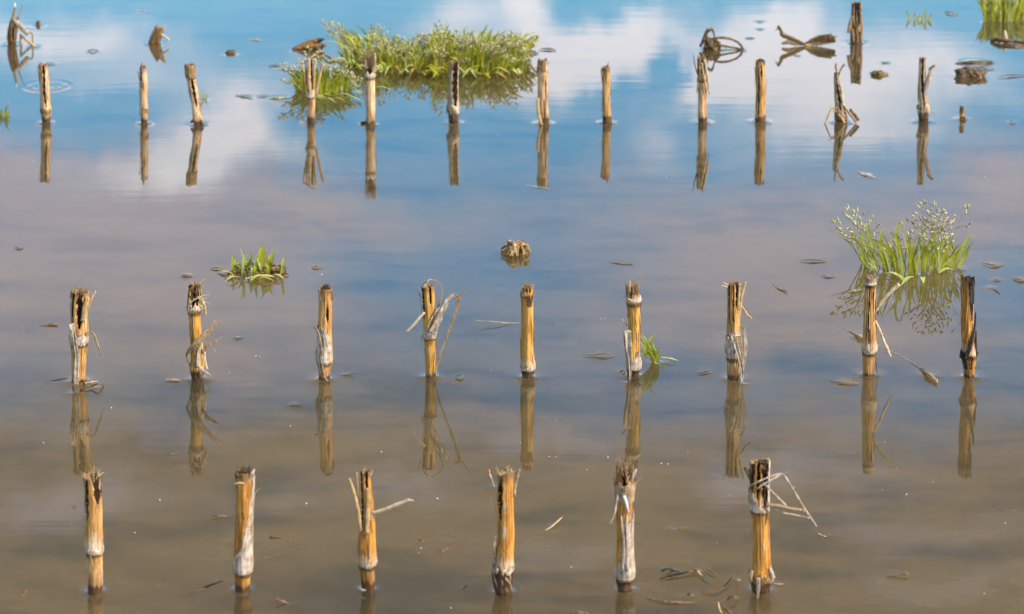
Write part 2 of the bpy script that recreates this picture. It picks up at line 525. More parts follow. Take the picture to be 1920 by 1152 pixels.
# ------------------------------------------------------------------ corn stubble
class Stalk:
    """one broken corn stalk: traced outline (rows of y, centre x, width), turned into a real round hollow stem"""

    def __init__(self, label, prof, seed, group='corn stalks standing in rows in the water', name='corn_stalk', cat='corn stalk', contact=True, depth_px=0):
        self.rng = np.random.default_rng(seed)
        self.seed = seed
        yb, xb = prof[0][0], prof[0][1]
        self.base = ground(xb, yb)
        self.D = self.base[1]
        self.root = empty(name, self.base, label, cat, group)
        self.k = scale_at(self.base)
        self.prof = prof
        P, R = [], []
        for p in prof:
            y, x, w = p[:3]
            dy = p[3] if len(p) > 3 else 0
            q = self.L(x, y, dy)
            P.append(q)
            R.append(w / 2 / scale_at(q + self.base))
        P = [P[0] + (P[0] - P[1]) / max(1e-6, np.linalg.norm(P[0] - P[1])) * 0.03 * np.array([1, 1, 1]) if P[0][2] <= 0.002 else P[0]] + P
        R = [R[0]] + R
        self.P, self.R = np.array(P), np.array(R)
        if contact: CONTACTS.append((self.base[0], self.base[1], R[0], 1.0))

    def L(self, px, py, dy=0.0):
        """picture position -> local point on the stalk's own upright plane; dy moves it in depth (picture units)"""
        return plane(px, py, self.D + dy / self.k) - self.base

    def z(self, py):
        return self.L(self.prof[0][1], py)[2]

    def axis(self, z):
        """centre and radius at a height"""
        zz = self.P[:, 2]
        o = np.argsort(zz)
        return np.array([np.interp(z, zz[o], self.P[o, 0]), np.interp(z, zz[o], self.P[o, 1]), z]), np.interp(z, zz[o], self.R[o])

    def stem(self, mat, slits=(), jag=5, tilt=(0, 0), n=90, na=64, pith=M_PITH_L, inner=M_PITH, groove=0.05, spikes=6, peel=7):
        rng = self.rng
        seg = np.linalg.norm(np.diff(self.P, axis=0), axis=1)
        s = np.concatenate([[0], np.cumsum(seg)])
        u = np.linspace(0, s[-1], n)
        C = np.stack([np.interp(u, s, self.P[:, i]) for i in range(3)], 1)
        R = np.interp(u, s, self.R)
        ker = np.array([1, 2, 3, 2, 1.]); ker /= ker.sum()
        R = np.convolve(np.pad(R, 2, mode='edge'), ker, 'valid')
        for i in range(3): C[:, i] = np.convolve(np.pad(C[:, i], 2, mode='reflect', reflect_type='odd'), ker, 'valid')
        # a slight natural wander
        C[:, 0] += 0.0006 * np.sin(u * 60 + self.seed); C[:, 1] += 0.0008 * np.sin(u * 45 + 2 * self.seed)
        T = norm(np.gradient(C, axis=0))
        Fv = np.tile(np.array([0, -1.0, 0]), (n, 1)); Fv = norm(Fv - (Fv * T).sum(1, keepdims=True) * T)
        Sv = np.cross(Fv, T); Sv = norm(Sv)
        if Sv[n // 2][0] < 0: Sv = -Sv
        phi = np.arange(na) / na * 2 * math.pi
        ph = rng.uniform(0, 6.28, 8)
        ridge = sum(np.sin(phi * kk + ph[i]) * aa for i, (kk, aa) in enumerate(((2, 1.1), (3, 0.8), (7, 0.6), (11, 0.5), (17, 0.5))))
        px = 1.0 / self.k
        jagv = np.zeros(na)
        for q in range(spikes):
            c0 = rng.uniform(0, 6.28); wd = rng.uniform(0.12, 0.4)
            dd = np.abs((phi - c0 + math.pi) % (2 * math.pi) - math.pi)
            jagv += rng.uniform(-0.9, 1.0) * np.clip(1 - dd / wd, 0, 1)
        jagv = jagv + 0.35 * rng.uniform(-1, 1, na)
        jagv = jagv * jag * px + tilt[1] * px * np.cos(phi - math.radians(tilt[0]))
        zc = C[:, 2] + 0
        V = np.zeros((n, na, 3)); dark = np.zeros((n, na), bool)
        for i in range(n):
            r = R[i] * (1 + groove * 0.5 * ridge + 0.012 * np.sin(phi * 4 + u[i] * 150 + ph[6]) + 0.01 * rng.uniform(-1, 1, na))
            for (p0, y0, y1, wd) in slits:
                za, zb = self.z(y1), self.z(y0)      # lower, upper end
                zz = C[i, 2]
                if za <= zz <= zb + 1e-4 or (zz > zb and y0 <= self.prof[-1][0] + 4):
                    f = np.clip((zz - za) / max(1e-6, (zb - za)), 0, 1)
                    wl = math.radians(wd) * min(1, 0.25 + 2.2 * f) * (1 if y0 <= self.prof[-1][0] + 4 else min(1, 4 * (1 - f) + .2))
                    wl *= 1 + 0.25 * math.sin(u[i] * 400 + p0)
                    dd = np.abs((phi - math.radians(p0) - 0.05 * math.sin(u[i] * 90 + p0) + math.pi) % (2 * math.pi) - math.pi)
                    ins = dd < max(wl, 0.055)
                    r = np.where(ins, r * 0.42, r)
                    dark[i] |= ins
            ft = np.clip((u[i] / u[-1] - 0.80) / 0.20, 0, 1) ** 2
            V[i] = C[i] + np.outer(r * np.sin(phi), Sv[i]) + np.outer(r * np.cos(phi), Fv[i]) + np.outer(jagv * ft, T[i])
        mb = MB()
        faces, mats = [], []
        for i in range(n - 1):
            for j in range(na):
                j2 = (j + 1) % na
                faces.append((i * na + j, i * na + j2, (i + 1) * na + j2, (i + 1) * na + j))
                mats.append(1 if (dark[i, j] or dark[i, j2] or dark[i + 1, j]) else 0)
        VV = V.reshape(-1, 3)
        # rim and hollow
        top = V[-1]; cen = C[-1]
        r1 = cen + (top - cen) * 0.80
        ax = T[-1]
        r2 = cen + (V[-1] - cen) * 0.66; r2 = r2 - np.outer(((r2 - cen) @ ax), ax) - ax * R[-1] * 1.0 + np.outer(rng.uniform(-1, 1, na) * R[-1] * 0.5, ax)
        c2 = (cen - ax * R[-1] * 0.8)[None]
        b = len(VV)
        VV = np.vstack([VV, r1, r2, c2])
        for j in range(na):
            j2 = (j + 1) % na
            faces.append(((n - 1) * na + j, (n - 1) * na + j2, b + j2, b + j)); mats.append(2)
            faces.append((b + j, b + j2, b + na + j2, b + na + j)); mats.append(2)
            faces.append((b + na + j, b + na + j2, b + 2 * na)); mats.append(2)
        mb.add(VV, faces)
        mb.m = mats
        self.topC, self.topR, self.topT = C[-1], R[-1], T[-1]
        self.Sv, self.Fv = Sv[-1], Fv[-1]
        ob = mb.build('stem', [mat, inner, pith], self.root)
        if peel: self.peels(peel)
        return ob

    def peels(self, n):
        """thin skin fibres lifting off the stem"""
        rng = self.rng
        z1 = self.P[-1][2]; z0 = max(0.012, self.P[1][2])
        for i in range(n):
            a = rng.uniform(-1.9, 1.9)
            L = rng.uniform(12, 55) / self.k
            zb = rng.uniform(z0, max(z0 + 1e-3, z1 - L * 0.6))
            pts = []
            end = rng.uniform(0.2, 3.5) if rng.uniform() < 0.55 else 0.2
            up = rng.uniform() < 0.6
            for t in (0, .33, .66, 1):
                c, r = self.axis(min(zb + L * t, z1 + 2 / self.k))
                lift = (0.2 + end * ((t if up else 1 - t) ** 2.5)) / self.k
                aa = a + 0.12 * math.sin(t * 3 + i)
                pts.append(c + (r * 1.02 + lift) * np.array([math.sin(aa), -math.cos(aa), 0]))
            w = rng.uniform(0.8, 2.6) / self.k
            m = int(rng.integers(0, 4))
            mb = MB()
            strip(mb, pts, [w * .4, w, w, w * .3], 0.35, na=5, n=9)
            mb.build('peeling_fibre', [M_SPLIT, M_FIB, M_HUSK_B, M_FIB_D][m], self.root)

    def tuft(self, n, length, lean=0.35, mat=M_FIB, start=0.0, w=1.2, name='fibre_tuft', spread=0.9, bias=(0, 0), z0=None, rim=False):
        """torn fibres standing out of the cut end; lengths in picture units"""
        rng = self.rng
        mb = MB()
        for i in range(n):
            a = rng.uniform(0, 2 * math.pi)
            rr = self.topR * spread * (rng.uniform(0.75, 1.0) if rim else math.sqrt(rng.uniform(0, 1)))
            off = self.Sv * math.sin(a) * rr + self.Fv * math.cos(a) * rr
            p0 = self.topC + off - self.topT * (abs(rng.normal(0, 4)) + 2 - start) / self.k
            if z0 is not None:
                p0 = p0 + self.topT * (z0 - p0[2])
            d = self.topT + self.Sv * (math.sin(a) * lean * rng.uniform(0, 1.2) + rng.normal(0, lean * 0.35) + bias[0]) + self.Fv * (math.cos(a) * lean * rng.uniform(0, 1.2) + bias[1])
            d = norm(d)
            Ln = length * rng.uniform(0.35, 1.0) / self.k
            c = norm(np.array([rng.normal(), rng.normal(), rng.normal()]))
            p1 = p0 + d * Ln * 0.5 + c * Ln * 0.10
            p2 = p0 + d * Ln + c * Ln * rng.uniform(-0.1, 0.3) 
            ww = w * rng.uniform(0.5, 1.5) / self.k
            strip(mb, [p0, p1, p2], [ww, ww * 0.8, ww * 0.3], 0.5, na=4, n=5)
        return mb.build(name, mat, self.root)

    def wad(self, px, py, sx, sy, n, mat=M_FIB_D, w=1.3, dy=0, name='fibre_wad'):
        """tangled fibre ball"""
        rng = self.rng
        mb = MB()
        c = self.L(px, py, dy)
        for i in range(n):
            pts = []
            d = norm(rng.normal(size=3)) 
            r = np.array([sx, sx, sy]) / self.k
            p = c + norm(rng.normal(size=3)) * r * rng.uniform(0.2, 0.85)
            for q in range(4):
                pts.append(p.copy())
                d = norm(d + 0.8 * rng.normal(size=3))
                p = p + d * r * 0.5
                e = (p - c) / r
                if np.linalg.norm(e) > 1: p = c + e / np.linalg.norm(e) * r
            ww = w * rng.uniform(0.6, 1.4) / self.k
            strip(mb, pts, [ww, ww, ww * 0.4], 0.5, na=4, n=8)
        return mb.build(name, mat, self.root)

    def ring(self, py, h=5, out=1.07, mat=M_NODE, teeth=0.25, flare=0.0, name='node_ring'):
        """joint collar with an uneven lip"""
        rng = self.rng
        na = 48
        phi = np.arange(na) / na * 2 * math.pi
        mb = MB()
        z = self.z(py)
        hh = h / self.k
        wob = np.sin(phi * 2 + rng.uniform(0, 6)) * 0.12 + np.sin(phi * 5 + rng.uniform(0, 6)) * 0.08
        V = []
        prof = [(-0.5, 0.99), (-0.35, out), (0.0, out * 1.015), (0.3, out + flare), (0.5, out + flare * 1.6), (0.52, 0.985)]
        for i, (a, o) in enumerate(prof):
            c, r = self.axis(z + a * hh)
            jit = rng.uniform(-1, 1, na) * teeth * (1.0 if i in (3, 4) else 0.25)
            rr = r * (o + 0.02 * rng.uniform(-1, 1, na) + 0.025 * wob)
            zz = hh * (wob + jit)
            V.append(np.stack([c[0] + rr * np.sin(phi), c[1] - rr * np.cos(phi), c[2] + zz], 1))
        V = np.array(V).reshape(-1, 3)
        fs = [(i * na + j, i * na + (j + 1) % na, (i + 1) * na + (j + 1) % na, (i + 1) * na + j) for i in range(len(prof) - 1) for j in range(na)]
        mb.add(V, fs)
        return mb.build(name, mat, self.root)

    def sheath(self, rows, mat=M_HUSK, off=1.2, jag=5, name='leaf_sheath', na=22):
        """rows = (picture y, angle from, angle to, radius factor) bottom to top: a dry leaf base wrapped round the stem"""
        rng = self.rng
        n = 26
        t = np.linspace(0, 1, n); tr = np.linspace(0, 1, len(rows))
        ys = np.interp(t, tr, [r[0] for r in rows]); a0 = np.interp(t, tr, [r[1] for r in rows]); a1 = np.interp(t, tr, [r[2] for r in rows]); rf = np.interp(t, tr, [r[3] for r in rows])
        jv = rng.uniform(-1, 1, na) * jag / self.k
        ph = rng.uniform(0, 6.28)
        mb = MB()
        V = []
        for lay in (0, 1):
            for i in range(n):
                c, r = self.axis(self.z(ys[i]))
                a = np.radians(np.linspace(a0[i], a1[i], na)) + 0.05 * math.sin(i * 0.9 + ph)
                rr = r * rf[i] + (off + 0.5 * np.sin(np.arange(na) * 1.7 + ph) * (0.4 + t[i]) - 0.9 * lay) / self.k
                V.append(np.stack([c[0] + rr * np.sin(a), c[1] - rr * np.cos(a), np.full(na, c[2]) + jv * t[i] ** 3], 1))
        V = np.array(V).reshape(-1, 3)
        fs = []
        o = n * na
        for i in range(n - 1):
            for j in range(na - 1):
                q = (i * na + j, i * na + j + 1, (i + 1) * na + j + 1, (i + 1) * na + j)
                fs.append(q); fs.append(tuple(x + o for x in q[::-1]))
        for i in range(n - 1):
            fs.append((i * na, (i + 1) * na, (i + 1) * na + o, i * na + o)); fs.append((i * na + na - 1, i * na + na - 1 + o, (i + 1) * na + na - 1 + o, (i + 1) * na + na - 1))
        for j in range(na - 1):
            fs.append(((n - 1) * na + j, (n - 1) * na + j + 1, (n - 1) * na + j + 1 + o, (n - 1) * na + j + o))
        mb.add(V, fs)
        return mb.build(name, mat, self.root)

    def piece(self, pts, widths, mat=M_SPLIT, th=0.3, name='splinter', fold=0.0, rough=0.1, twist=0.0, side=None, na=8, label=None):
        """splinter, twig or dry leaf traced as (x, y[, depth]) in picture units"""
        mb = MB()
        P = [self.L(*p) for p in pts]
        strip(mb, P, [w / self.k for w in widths], th, side=side, na=na, fold=fold, rough=rough, rng=self.rng, twist=twist)
        o = mb.build(name, mat, self.root)
        if label: o['label'] = label
        return o

    def mat(self, cols, **kw):
        kw.setdefault('seed', self.seed)
        kw['nodes'] = [self.z(y) for y in kw.get('nodes', ())]
        kw.setdefault('top', self.P[-1][2])
        kw['mould'] = kw.get('mould', 0.3) + (0.0 if cols is BEIGE else 0.10)
        for key in ('wet', 'lowdark'):
            if key in kw: kw[key] = kw[key] / self.k
        return stem_material('stalk_skin', cols, **kw)

# ---------------------------------------------------------------- near row (six stalks)
s = Stalk('pale corn stalk with a thin pale ring and amber foot, leftmost of the near row',
          [(1112, 178, 28), (1080, 178, 28), (1045, 177, 30), (1036, 177, 35), (1022, 176, 36), (1000, 175.5, 35), (950, 174, 34), (893, 172, 34)], 11)
s.stem(s.mat(STRAW, pale=0.42, mould=0.12, wet=22, nodes=(1030,), amber=0.5), slits=[(-28, 893, 970, 8), (38, 893, 940, 20), (80, 893, 930, 9)], jag=9, spikes=9)
s.ring(1030, 9, 1.03, M_NODE, 0.25)
s.tuft(26, 16, 0.35, M_SPLIT, w=1.8, name='torn_rim', rim=True)
s.piece([(184, 895, -12), (191, 888, -12), (196, 886, -12)], [3, 2, 0.6], M_PALE)

s = Stalk('corn stalk half wrapped in a long grey husk with a dark bushy top, near row',
          [(1108, 454, 29), (1080, 454, 29.5), (1071, 455, 36), (1056, 455, 38), (1030, 456, 33), (980, 457, 31.5), (920, 458, 32), (905, 458, 34), (886, 458, 31)], 12)
s.stem(s.mat(AMBER, pale=0.1, mould=0.42, wet=16, nodes=(1068,), amber=0.5), jag=6, tilt=(-20, 2))
s.ring(1072, 8, 1.02, M_NODE_D, 0.2)
s.sheath([(1070, -75, 125, 1.0), (1045, -55, 125, 1.02), (1020, -10, 120, 1.03), (985, 20, 115, 1.04), (940, 45, 110, 1.06), (896, 62, 105, 1.10)], M_HUSK, 1.2, 6)
s.wad(455, 893, 15, 16, 85, M_FIB_D, 1.6)
s.tuft(70, 18, 0.25, M_FIB_D, w=1.4)
s.piece([(466, 905, -12), (472, 890, -12), (477, 880, -10)], [5, 7, 3], M_HUSK, 0.3, 'husk_leaf')
s.piece([(471, 1003, -3), (474, 960, -5), (476, 930, -4), (483, 920, -4), (490, 914, -4)], [2, 3, 3.5, 2, 0.8], M_HUSK_B, 0.3, 'husk_leaf', rough=0.3)
s.piece([(440, 908, -18), (450, 906, -20), (458, 907, -20)], [3, 4, 2], M_PALE, 0.4)

s = Stalk('split corn stalk with two thin left splinters and one twig pointing right, near row',
          [(1108, 690, 25), (1085, 690, 25.5), (1066, 689, 27), (1056, 689, 36), (1044, 689, 36.5), (1020, 688, 34), (1000, 688, 31), (985, 690, 26), (950, 689, 22), (910, 687, 19), (884, 686, 18)], 13)
s.stem(s.mat(AMBER, pale=0.25, mould=0.1, wet=26, nodes=(1056,), amber=0.4), slits=[(-62, 884, 995, 16), (10, 884, 915, 14)], jag=5)
s.ring(1055, 9, 1.03, M_NODE, 0.3)
s.piece([(677, 998, -12), (671, 955, -11), (664, 925, -9), (655, 897, -6)], [5, 6.5, 6, 4.5], M_SPLIT)
s.piece([(675, 990, -4), (672, 940, -3), (671, 910, -3), (669, 886, -2)], [4, 5, 5, 3.5], M_SPLIT)
s.piece([(696, 963, -8), (720, 956, -12), (745, 946, -14), (768, 937, -15)], [6, 6.5, 7, 5.5], M_PALE, 0.5, 'twig')
s.piece([(760, 940, -15), (770, 938, -16), (776, 939, -16)], [3, 2, 0.6], M_FOAM, 0.4)
s.piece([(694, 893, -6), (697, 886, -6), (700, 881, -6)], [3, 2.2, 0.8], M_PALE)
s.piece([(688, 1002, -16), (690, 960, -12), (690, 915, -10)], [7, 8, 6], M_SPLIT, 0.25)
s.tuft(24, 8, 0.2, M_FIB, w=1.2)
s.piece([(675, 1104, -8), (680, 1107, -14), (686, 1107, -16)], [3, 5, 3], M_PALE, 0.5, 'husk_leaf')

s = Stalk('stout corn stalk with a long black slit and twisted dark foot husk, near row',
          [(1113, 945, 31), (1095, 943, 35), (1076, 943, 40), (1066, 944, 39), (1050, 946, 33), (1000, 948, 30), (940, 948, 30), (905, 948, 30), (888, 948, 29)], 14)
s.stem(s.mat(AMBER, pale=0.2, mould=0.12, wet=10, nodes=(1064,), lowdark=58, amber=0.25), slits=[(-40, 896, 972, 17)], jag=9, spikes=9)
s.ring(1066, 10, 1.02, M_NODE, 0.6, 0.03)
s.tuft(60, 15, 0.5, M_SPLIT, w=1.7, rim=True, name='torn_rim')
s.wad(947, 893, 13, 8, 50, M_PALE, 1.3)
s.piece([(964, 932, -6), (966, 912, -5), (970, 895, -4), (974, 880, -4)], [5, 6, 5, 3.5], M_HUSK_B, 0.35, rough=0.25)
s.piece([(929, 1052, -6), (927, 1030, -7), (927, 1015, -7), (930, 1002, -7)], [4, 6, 6, 3], M_HUSK_B, 0.3)
for pts, w in ((((926, 1064, -8), (929, 1085, -14), (934, 1103, -15), (940, 1120, -13)), [8, 6, 4, 4]), (((932, 1072, -17), (940, 1088, -19), (947, 1103, -17), (951, 1112, -15)), [3, 5, 4, 3]), (((941, 1076, -20), (950, 1088, -19), (958, 1100, -14), (957, 1108, -12)), [3, 5, 4, 3]), (((955, 1075, -14), (956, 1090, -14), (948, 1110, -14), (943, 1118, -13)), [4, 3, 3, 3])):
    s.piece(pts, w, M_HUSK_B, 0.3, 'husk_leaf', rough=0.2)

s = Stalk('shaggy-topped corn stalk with a white split husk and black foot, near row',
          [(1108, 1173, 27), (1092, 1172, 29), (1083, 1172, 35), (1071, 1172, 36.5), (1040, 1171, 31), (1000, 1171, 30), (950, 1171, 30), (925, 1171, 33), (905, 1171, 34), (886, 1171, 31)], 15)
s.stem(s.mat(AMBER, pale=0.0, mould=0.08, wet=10, nodes=(1080,), lowdark=36, amber=0.6), jag=12, spikes=9, slits=[(-10, 886, 925, 16), (50, 886, 920, 14)])
s.ring(1083, 8, 1.02, M_NODE_D, 0.25)
s.sheath([(1081, -95, 130, 1.0), (1065, -60, 130, 1.03), (1045, -30, 125, 1.04), (1010, -14, 120, 1.05), (966, -8, 112, 1.08)], M_HUSK, 1.2, 12)
s.piece([(1176, 1072, -21), (1176, 1020, -20), (1174, 975, -19), (1177, 948, -18)], [6, 5, 4, 3], M_HUSK, 0.4, 'husk_leaf')
s.piece([(1167, 1070, -20), (1170, 1030, -20), (1167, 990, -19), (1165, 968, -18)], [5, 4, 4, 2], M_HUSK, 0.4, 'husk_leaf')
s.sheath([(938, -120, 120, 1.02), (915, -110, 120, 1.1), (900, -100, 125, 1.16)], M_HUSK_B, 1.5, 10)
s.tuft(95, 34, 0.22, M_FIB, w=1.7, bias=(-0.1, 0))
s.tuft(40, 20, 0.5, M_FIB_D, w=1.5)
s.piece([(1160, 905, -8), (1158, 880, -8), (1161, 862, -7)], [7, 7, 3], M_FIB, 0.4, rough=0.3)
s.piece([(1183, 905, -8), (1188, 890, -9), (1193, 880, -9)], [6, 7, 3], M_HUSK, 0.3, 'husk_leaf')
s.piece([(1188, 908, -4), (1196, 902, -4), (1203, 896, -4)], [2, 2.5, 1.5], M_HUSK_B)
s.piece([(1160, 924, -14), (1156, 945, -16), (1151, 968, -18), (1142, 984, -20)], [5, 3.5, 3, 4], M_HUSK, 0.35, 'husk_leaf')
s.piece([(1170, 930, -20), (1175, 945, -20), (1179, 962, -20)], [6, 5, 1], M_FOAM, 0.3, 'husk_leaf')
s.piece([(1184, 981, -4), (1192, 981, -4), (1201, 982, -4)], [1.3, 1.5, 4], M_WOOD, 0.5, 'twig')

s = Stalk('golden corn stalk with a frame of bent grey twigs, rightmost of near row',
          [(1110, 1427, 33), (1096, 1427, 37), (1084, 1427, 46), (1075, 1427, 43), (1060, 1427, 34), (1000, 1427, 30), (968, 1427, 31), (956, 1425, 37), (946, 1424, 36.5), (900, 1423, 36), (866, 1424, 36)], 16)
s.stem(s.mat(AMBER, pale=0.05, mould=0.30, wet=10, nodes=(950,), lowdark=37, amber=0.3), slits=[(32, 866, 945, 20), (-15, 866, 930, 7), (-48, 866, 920, 7)], jag=8, tilt=(20, 3))
s.ring(952, 9, 1.02, M_NODE, 0.3)
s.ring(1083, 14, 1.02, M_NODE_D, 0.5)
s.sheath([(953, -95, -5, 1.0), (935, -90, -25, 1.04), (915, -85, -45, 1.06)], M_HUSK, 1.2, 5)
s.sheath([(948, 48, 120, 1.0), (900, 52, 120, 1.03), (864, 58, 115, 1.05)], M_HUSK, 1.0, 4)
s.wad(1427, 872, 14, 9, 45, M_FIB_D, 1.3)
s.piece([(1410, 912, -8), (1406, 893, -9), (1398, 876, -10)], [5, 8, 9], M_FIB_D, 0.5, rough=0.25)
s.piece([(1406, 911, -17), (1425, 902, -22), (1450, 892, -16), (1464, 889, -14), (1470, 890, -14)], [3, 3.5, 3.5, 4, 4], M_HUSK, 0.45, 'twig')
s.piece([(1418, 918, -22), (1436, 906, -22), (1456, 895, -16), (1468, 890, -14), (1485, 915, -14), (1506, 950, -14), (1531, 988, -14)], [3, 3.5, 5, 4, 3.5, 4, 3.2], M_HUSK, 0.45, 'twig')
s.piece([(1430, 905, -22), (1440, 915, -20), (1455, 930, -17), (1474, 948, -15)], [3, 4, 3.5, 3], M_HUSK, 0.45, 'twig')
s.piece([(1436, 947, -18), (1460, 949, -18), (1485, 955, -16), (1510, 958, -15)], [6, 7.5, 6.5, 7], M_HUSK_B, 0.45, 'twig')
s.piece([(1448, 953, -14), (1470, 962, -15), (1490, 966, -15), (1518, 972, -15)], [3, 3.5, 3.5, 3], M_HUSK, 0.45, 'twig')
s.piece([(1465, 889, -14), (1472, 887, -14), (1478, 884, -14)], [2, 1.6, 0.6], M_HUSK, 0.45, 'twig')
s.piece([(1421, 1084, -24), (1422, 1100, -25), (1420, 1124, -24)], [8, 7, 5], M_HUSK, 0.6, 'prop_root')
s.piece([(1411, 1070, -12), (1407, 1082, -14), (1409, 1092, -14)], [8, 10, 4], M_HUSK_B, 0.6, 'prop_root')
s.piece([(1443, 1065, -12), (1448, 1082, -13), (1444, 1094, -13)], [8, 10, 4], M_HUSK, 0.6, 'prop_root')

# ---------------------------------------------------------------- middle row (nine stalks)
s = Stalk('corn stalk with a grey leaf strip down its front, leftmost of the middle row',
          [(716, 148, 25), (690, 148, 26), (660, 148, 28), (645, 148, 32), (636, 148, 35), (625, 148, 34.5), (600, 149, 31), (565, 150, 31), (546, 151, 32)], 21)
s.stem(s.mat(STRAW, pale=0.2, mould=0.12, wet=7, nodes=(640,), amber=0.4), slits=[(8, 546, 612, 17), (-40, 546, 610, 5)], jag=5)
s.ring(641, 8, 1.02, M_NODE, 0.25)
s.sheath([(642, -100, 100, 1.0), (632, -90, 95, 1.04), (624, -70, 75, 1.06)], M_HUSK, 1.0, 7)
s.wad(153, 553, 11, 14, 60, M_FIB, 1.2)
s.tuft(45, 12, 0.4, M_FIB, w=1.2, rim=True)
s.piece([(155, 603, -14), (159, 580, -15), (164, 557, -14)], [9, 10, 8], M_SPLIT, 0.25)
s.piece([(159, 595, -8), (166, 572, -8), (173, 556, -8), (180, 546, -8)], [5, 5.5, 5, 3], M_SPLIT, 0.3)
s.piece([(134, 545, -4), (133, 553, -5), (131, 560, -5)], [3, 3, 1], M_FIB)
s.piece([(134, 607, -14), (138, 625, -17), (142, 650, -16), (145, 668, -15), (143, 700, -14), (143, 737, -15)], [11, 7, 7, 9, 10, 9], M_HUSK, 0.15, 'husk_leaf', fold=0.5)
s.piece([(160, 628, -12), (164, 624, -12), (174, 624, -12), (180, 638, -12), (187, 658, -12), (193, 676, -12)], [5, 4, 4, 4.5, 3, 1], M_HUSK_B, 0.2, 'husk_leaf')
s.piece([(151, 716, -16), (155, 713, -18), (158, 719, -18), (157, 729, -16)], [3, 4, 4, 4], M_WOOD, 0.6, 'root_knob')
CONTACTS.append((*ground(145, 738)[:2], 0.004, 0.9))

s = Stalk('mouldy yellow corn stalk with a fibrous cage top and two torn leaves, middle row',
          [(712, 371, 22), (700, 370, 25), (692, 369, 28), (672, 369, 25), (640, 368, 23.5), (600, 366, 22), (586, 365, 24), (579, 365, 29), (573, 365, 28), (550, 365, 25), (538, 364, 22)], 22)
s.stem(s.mat(YELLOW, pale=0.0, mould=0.42, wet=6, nodes=(581,), lowdark=24, amber=0.25), slits=[(-12, 538, 572, 24), (30, 538, 570, 14), (-60, 538, 570, 12), (75, 538, 570, 14)], jag=12, spikes=8)
s.ring(579, 7, 1.04, M_NODE, 0.4, 0.04)
s.wad(365, 556, 13, 20, 75, M_FIB, 1.2)
s.tuft(70, 20, 0.25, M_FIB, w=1.2, start=-6)
s.piece([(372, 533, -6), (378, 528, -6), (384, 523, -6)], [4, 2.5, 0.8], M_SPLIT)
for a in (((362, 562, -15), (372, 560, -15), (382, 565, -14), (394, 571, -12)), ((355, 570, -13), (366, 562, -15), (378, 556, -12), (392, 552, -8)), ((370, 556, -12), (380, 560, -10), (388, 560, -8))):
    s.piece(a, [1.5, 1.4, 0.6], M_PALE, 0.5, 'fibre')
s.piece([(378, 560, -9), (383, 575, -10), (386, 591, -10)], [4, 6, 3.5], M_SPLIT, 0.3)
s.piece([(349, 664, -8), (361, 651, -15), (375, 637, -16), (390, 622, -14), (398, 612, -12), (404, 600, -12)], [3, 12, 13, 10, 7, 2], M_HUSK_B, 0.15, 'husk_leaf', fold=0.6, rough=0.15)
s.piece([(398, 613, -12), (408, 606, -12), (417, 603, -12)], [4, 3.5, 0.8], M_HUSK_B, 0.25, 'husk_leaf')
s.piece([(349, 664, -8), (354, 674, -10), (358, 688, -10), (361, 700, -10)], [4, 8, 6, 3], M_HUSK_B, 0.15, 'husk_leaf')
s.piece([(379, 662, -9), (390, 648, -10), (402, 641, -10), (415, 633, -10)], [5, 8, 7, 1.5], M_HUSK_B, 0.2, 'husk_leaf', rough=0.25, fold=0.5)
s.piece([(371, 690, -15), (372, 670, -15), (374, 655, -14), (378, 641, -13)], [7, 6.5, 5, 3], M_HUSK, 0.2, 'husk_leaf', fold=0.4)
s.piece([(374, 690, -15), (383, 698, -15), (388, 700, -13), (394, 704, -12)], [9, 8, 5, 3], M_HUSK, 0.2, 'husk_leaf', rough=0.2)
s.piece([(383, 660, -7), (384, 675, -8), (387, 693, -9)], [4, 5, 7], M_PALE, 0.2, 'husk_leaf')

s = Stalk('corn stalk with a short grey husk and narrow hanging strip, third of the middle row',
          [(712, 608, 20), (695, 608, 21), (684, 608, 24), (677, 608, 29.5), (668, 607, 31), (645, 609, 26), (600, 610, 24.5), (560, 609, 24), (541, 609, 24)], 23)
s.stem(s.mat(STRAW, pale=0.1, mould=0.16, wet=12, nodes=(676,), amber=0.5), slits=[(30, 575, 600, 9)], jag=5)
s.ring(677, 7, 1.02, M_NODE, 0.2)
s.sheath([(676, -110, 95, 1.0), (660, -100, 78, 1.04), (640, -95, 45, 1.05), (613, -90, 10, 1.08)], M_HUSK, 1.1, 5)
s.wad(613, 540, 9, 8, 60, M_FIB_D, 1.1)
s.tuft(40, 9, 0.5, M_FIB, w=1.0, bias=(0.25, 0))
s.piece([(588, 614, -8), (595, 619, -12), (600, 635, -15), (603, 660, -16), (605, 690, -15), (609, 708, -15), (615, 715, -16)], [3, 4, 3.5, 3, 3.5, 3.5, 3], M_HUSK_B, 0.35, 'husk_leaf')
s.piece([(599, 680, -14), (600, 695, -13), (606, 710, -13)], [3, 3, 3], M_HUSK_B, 0.4, 'husk_leaf')
s.piece([(621, 545, -6), (624, 552, -6), (622, 564, -6)], [3, 4, 1.5], M_FIB)

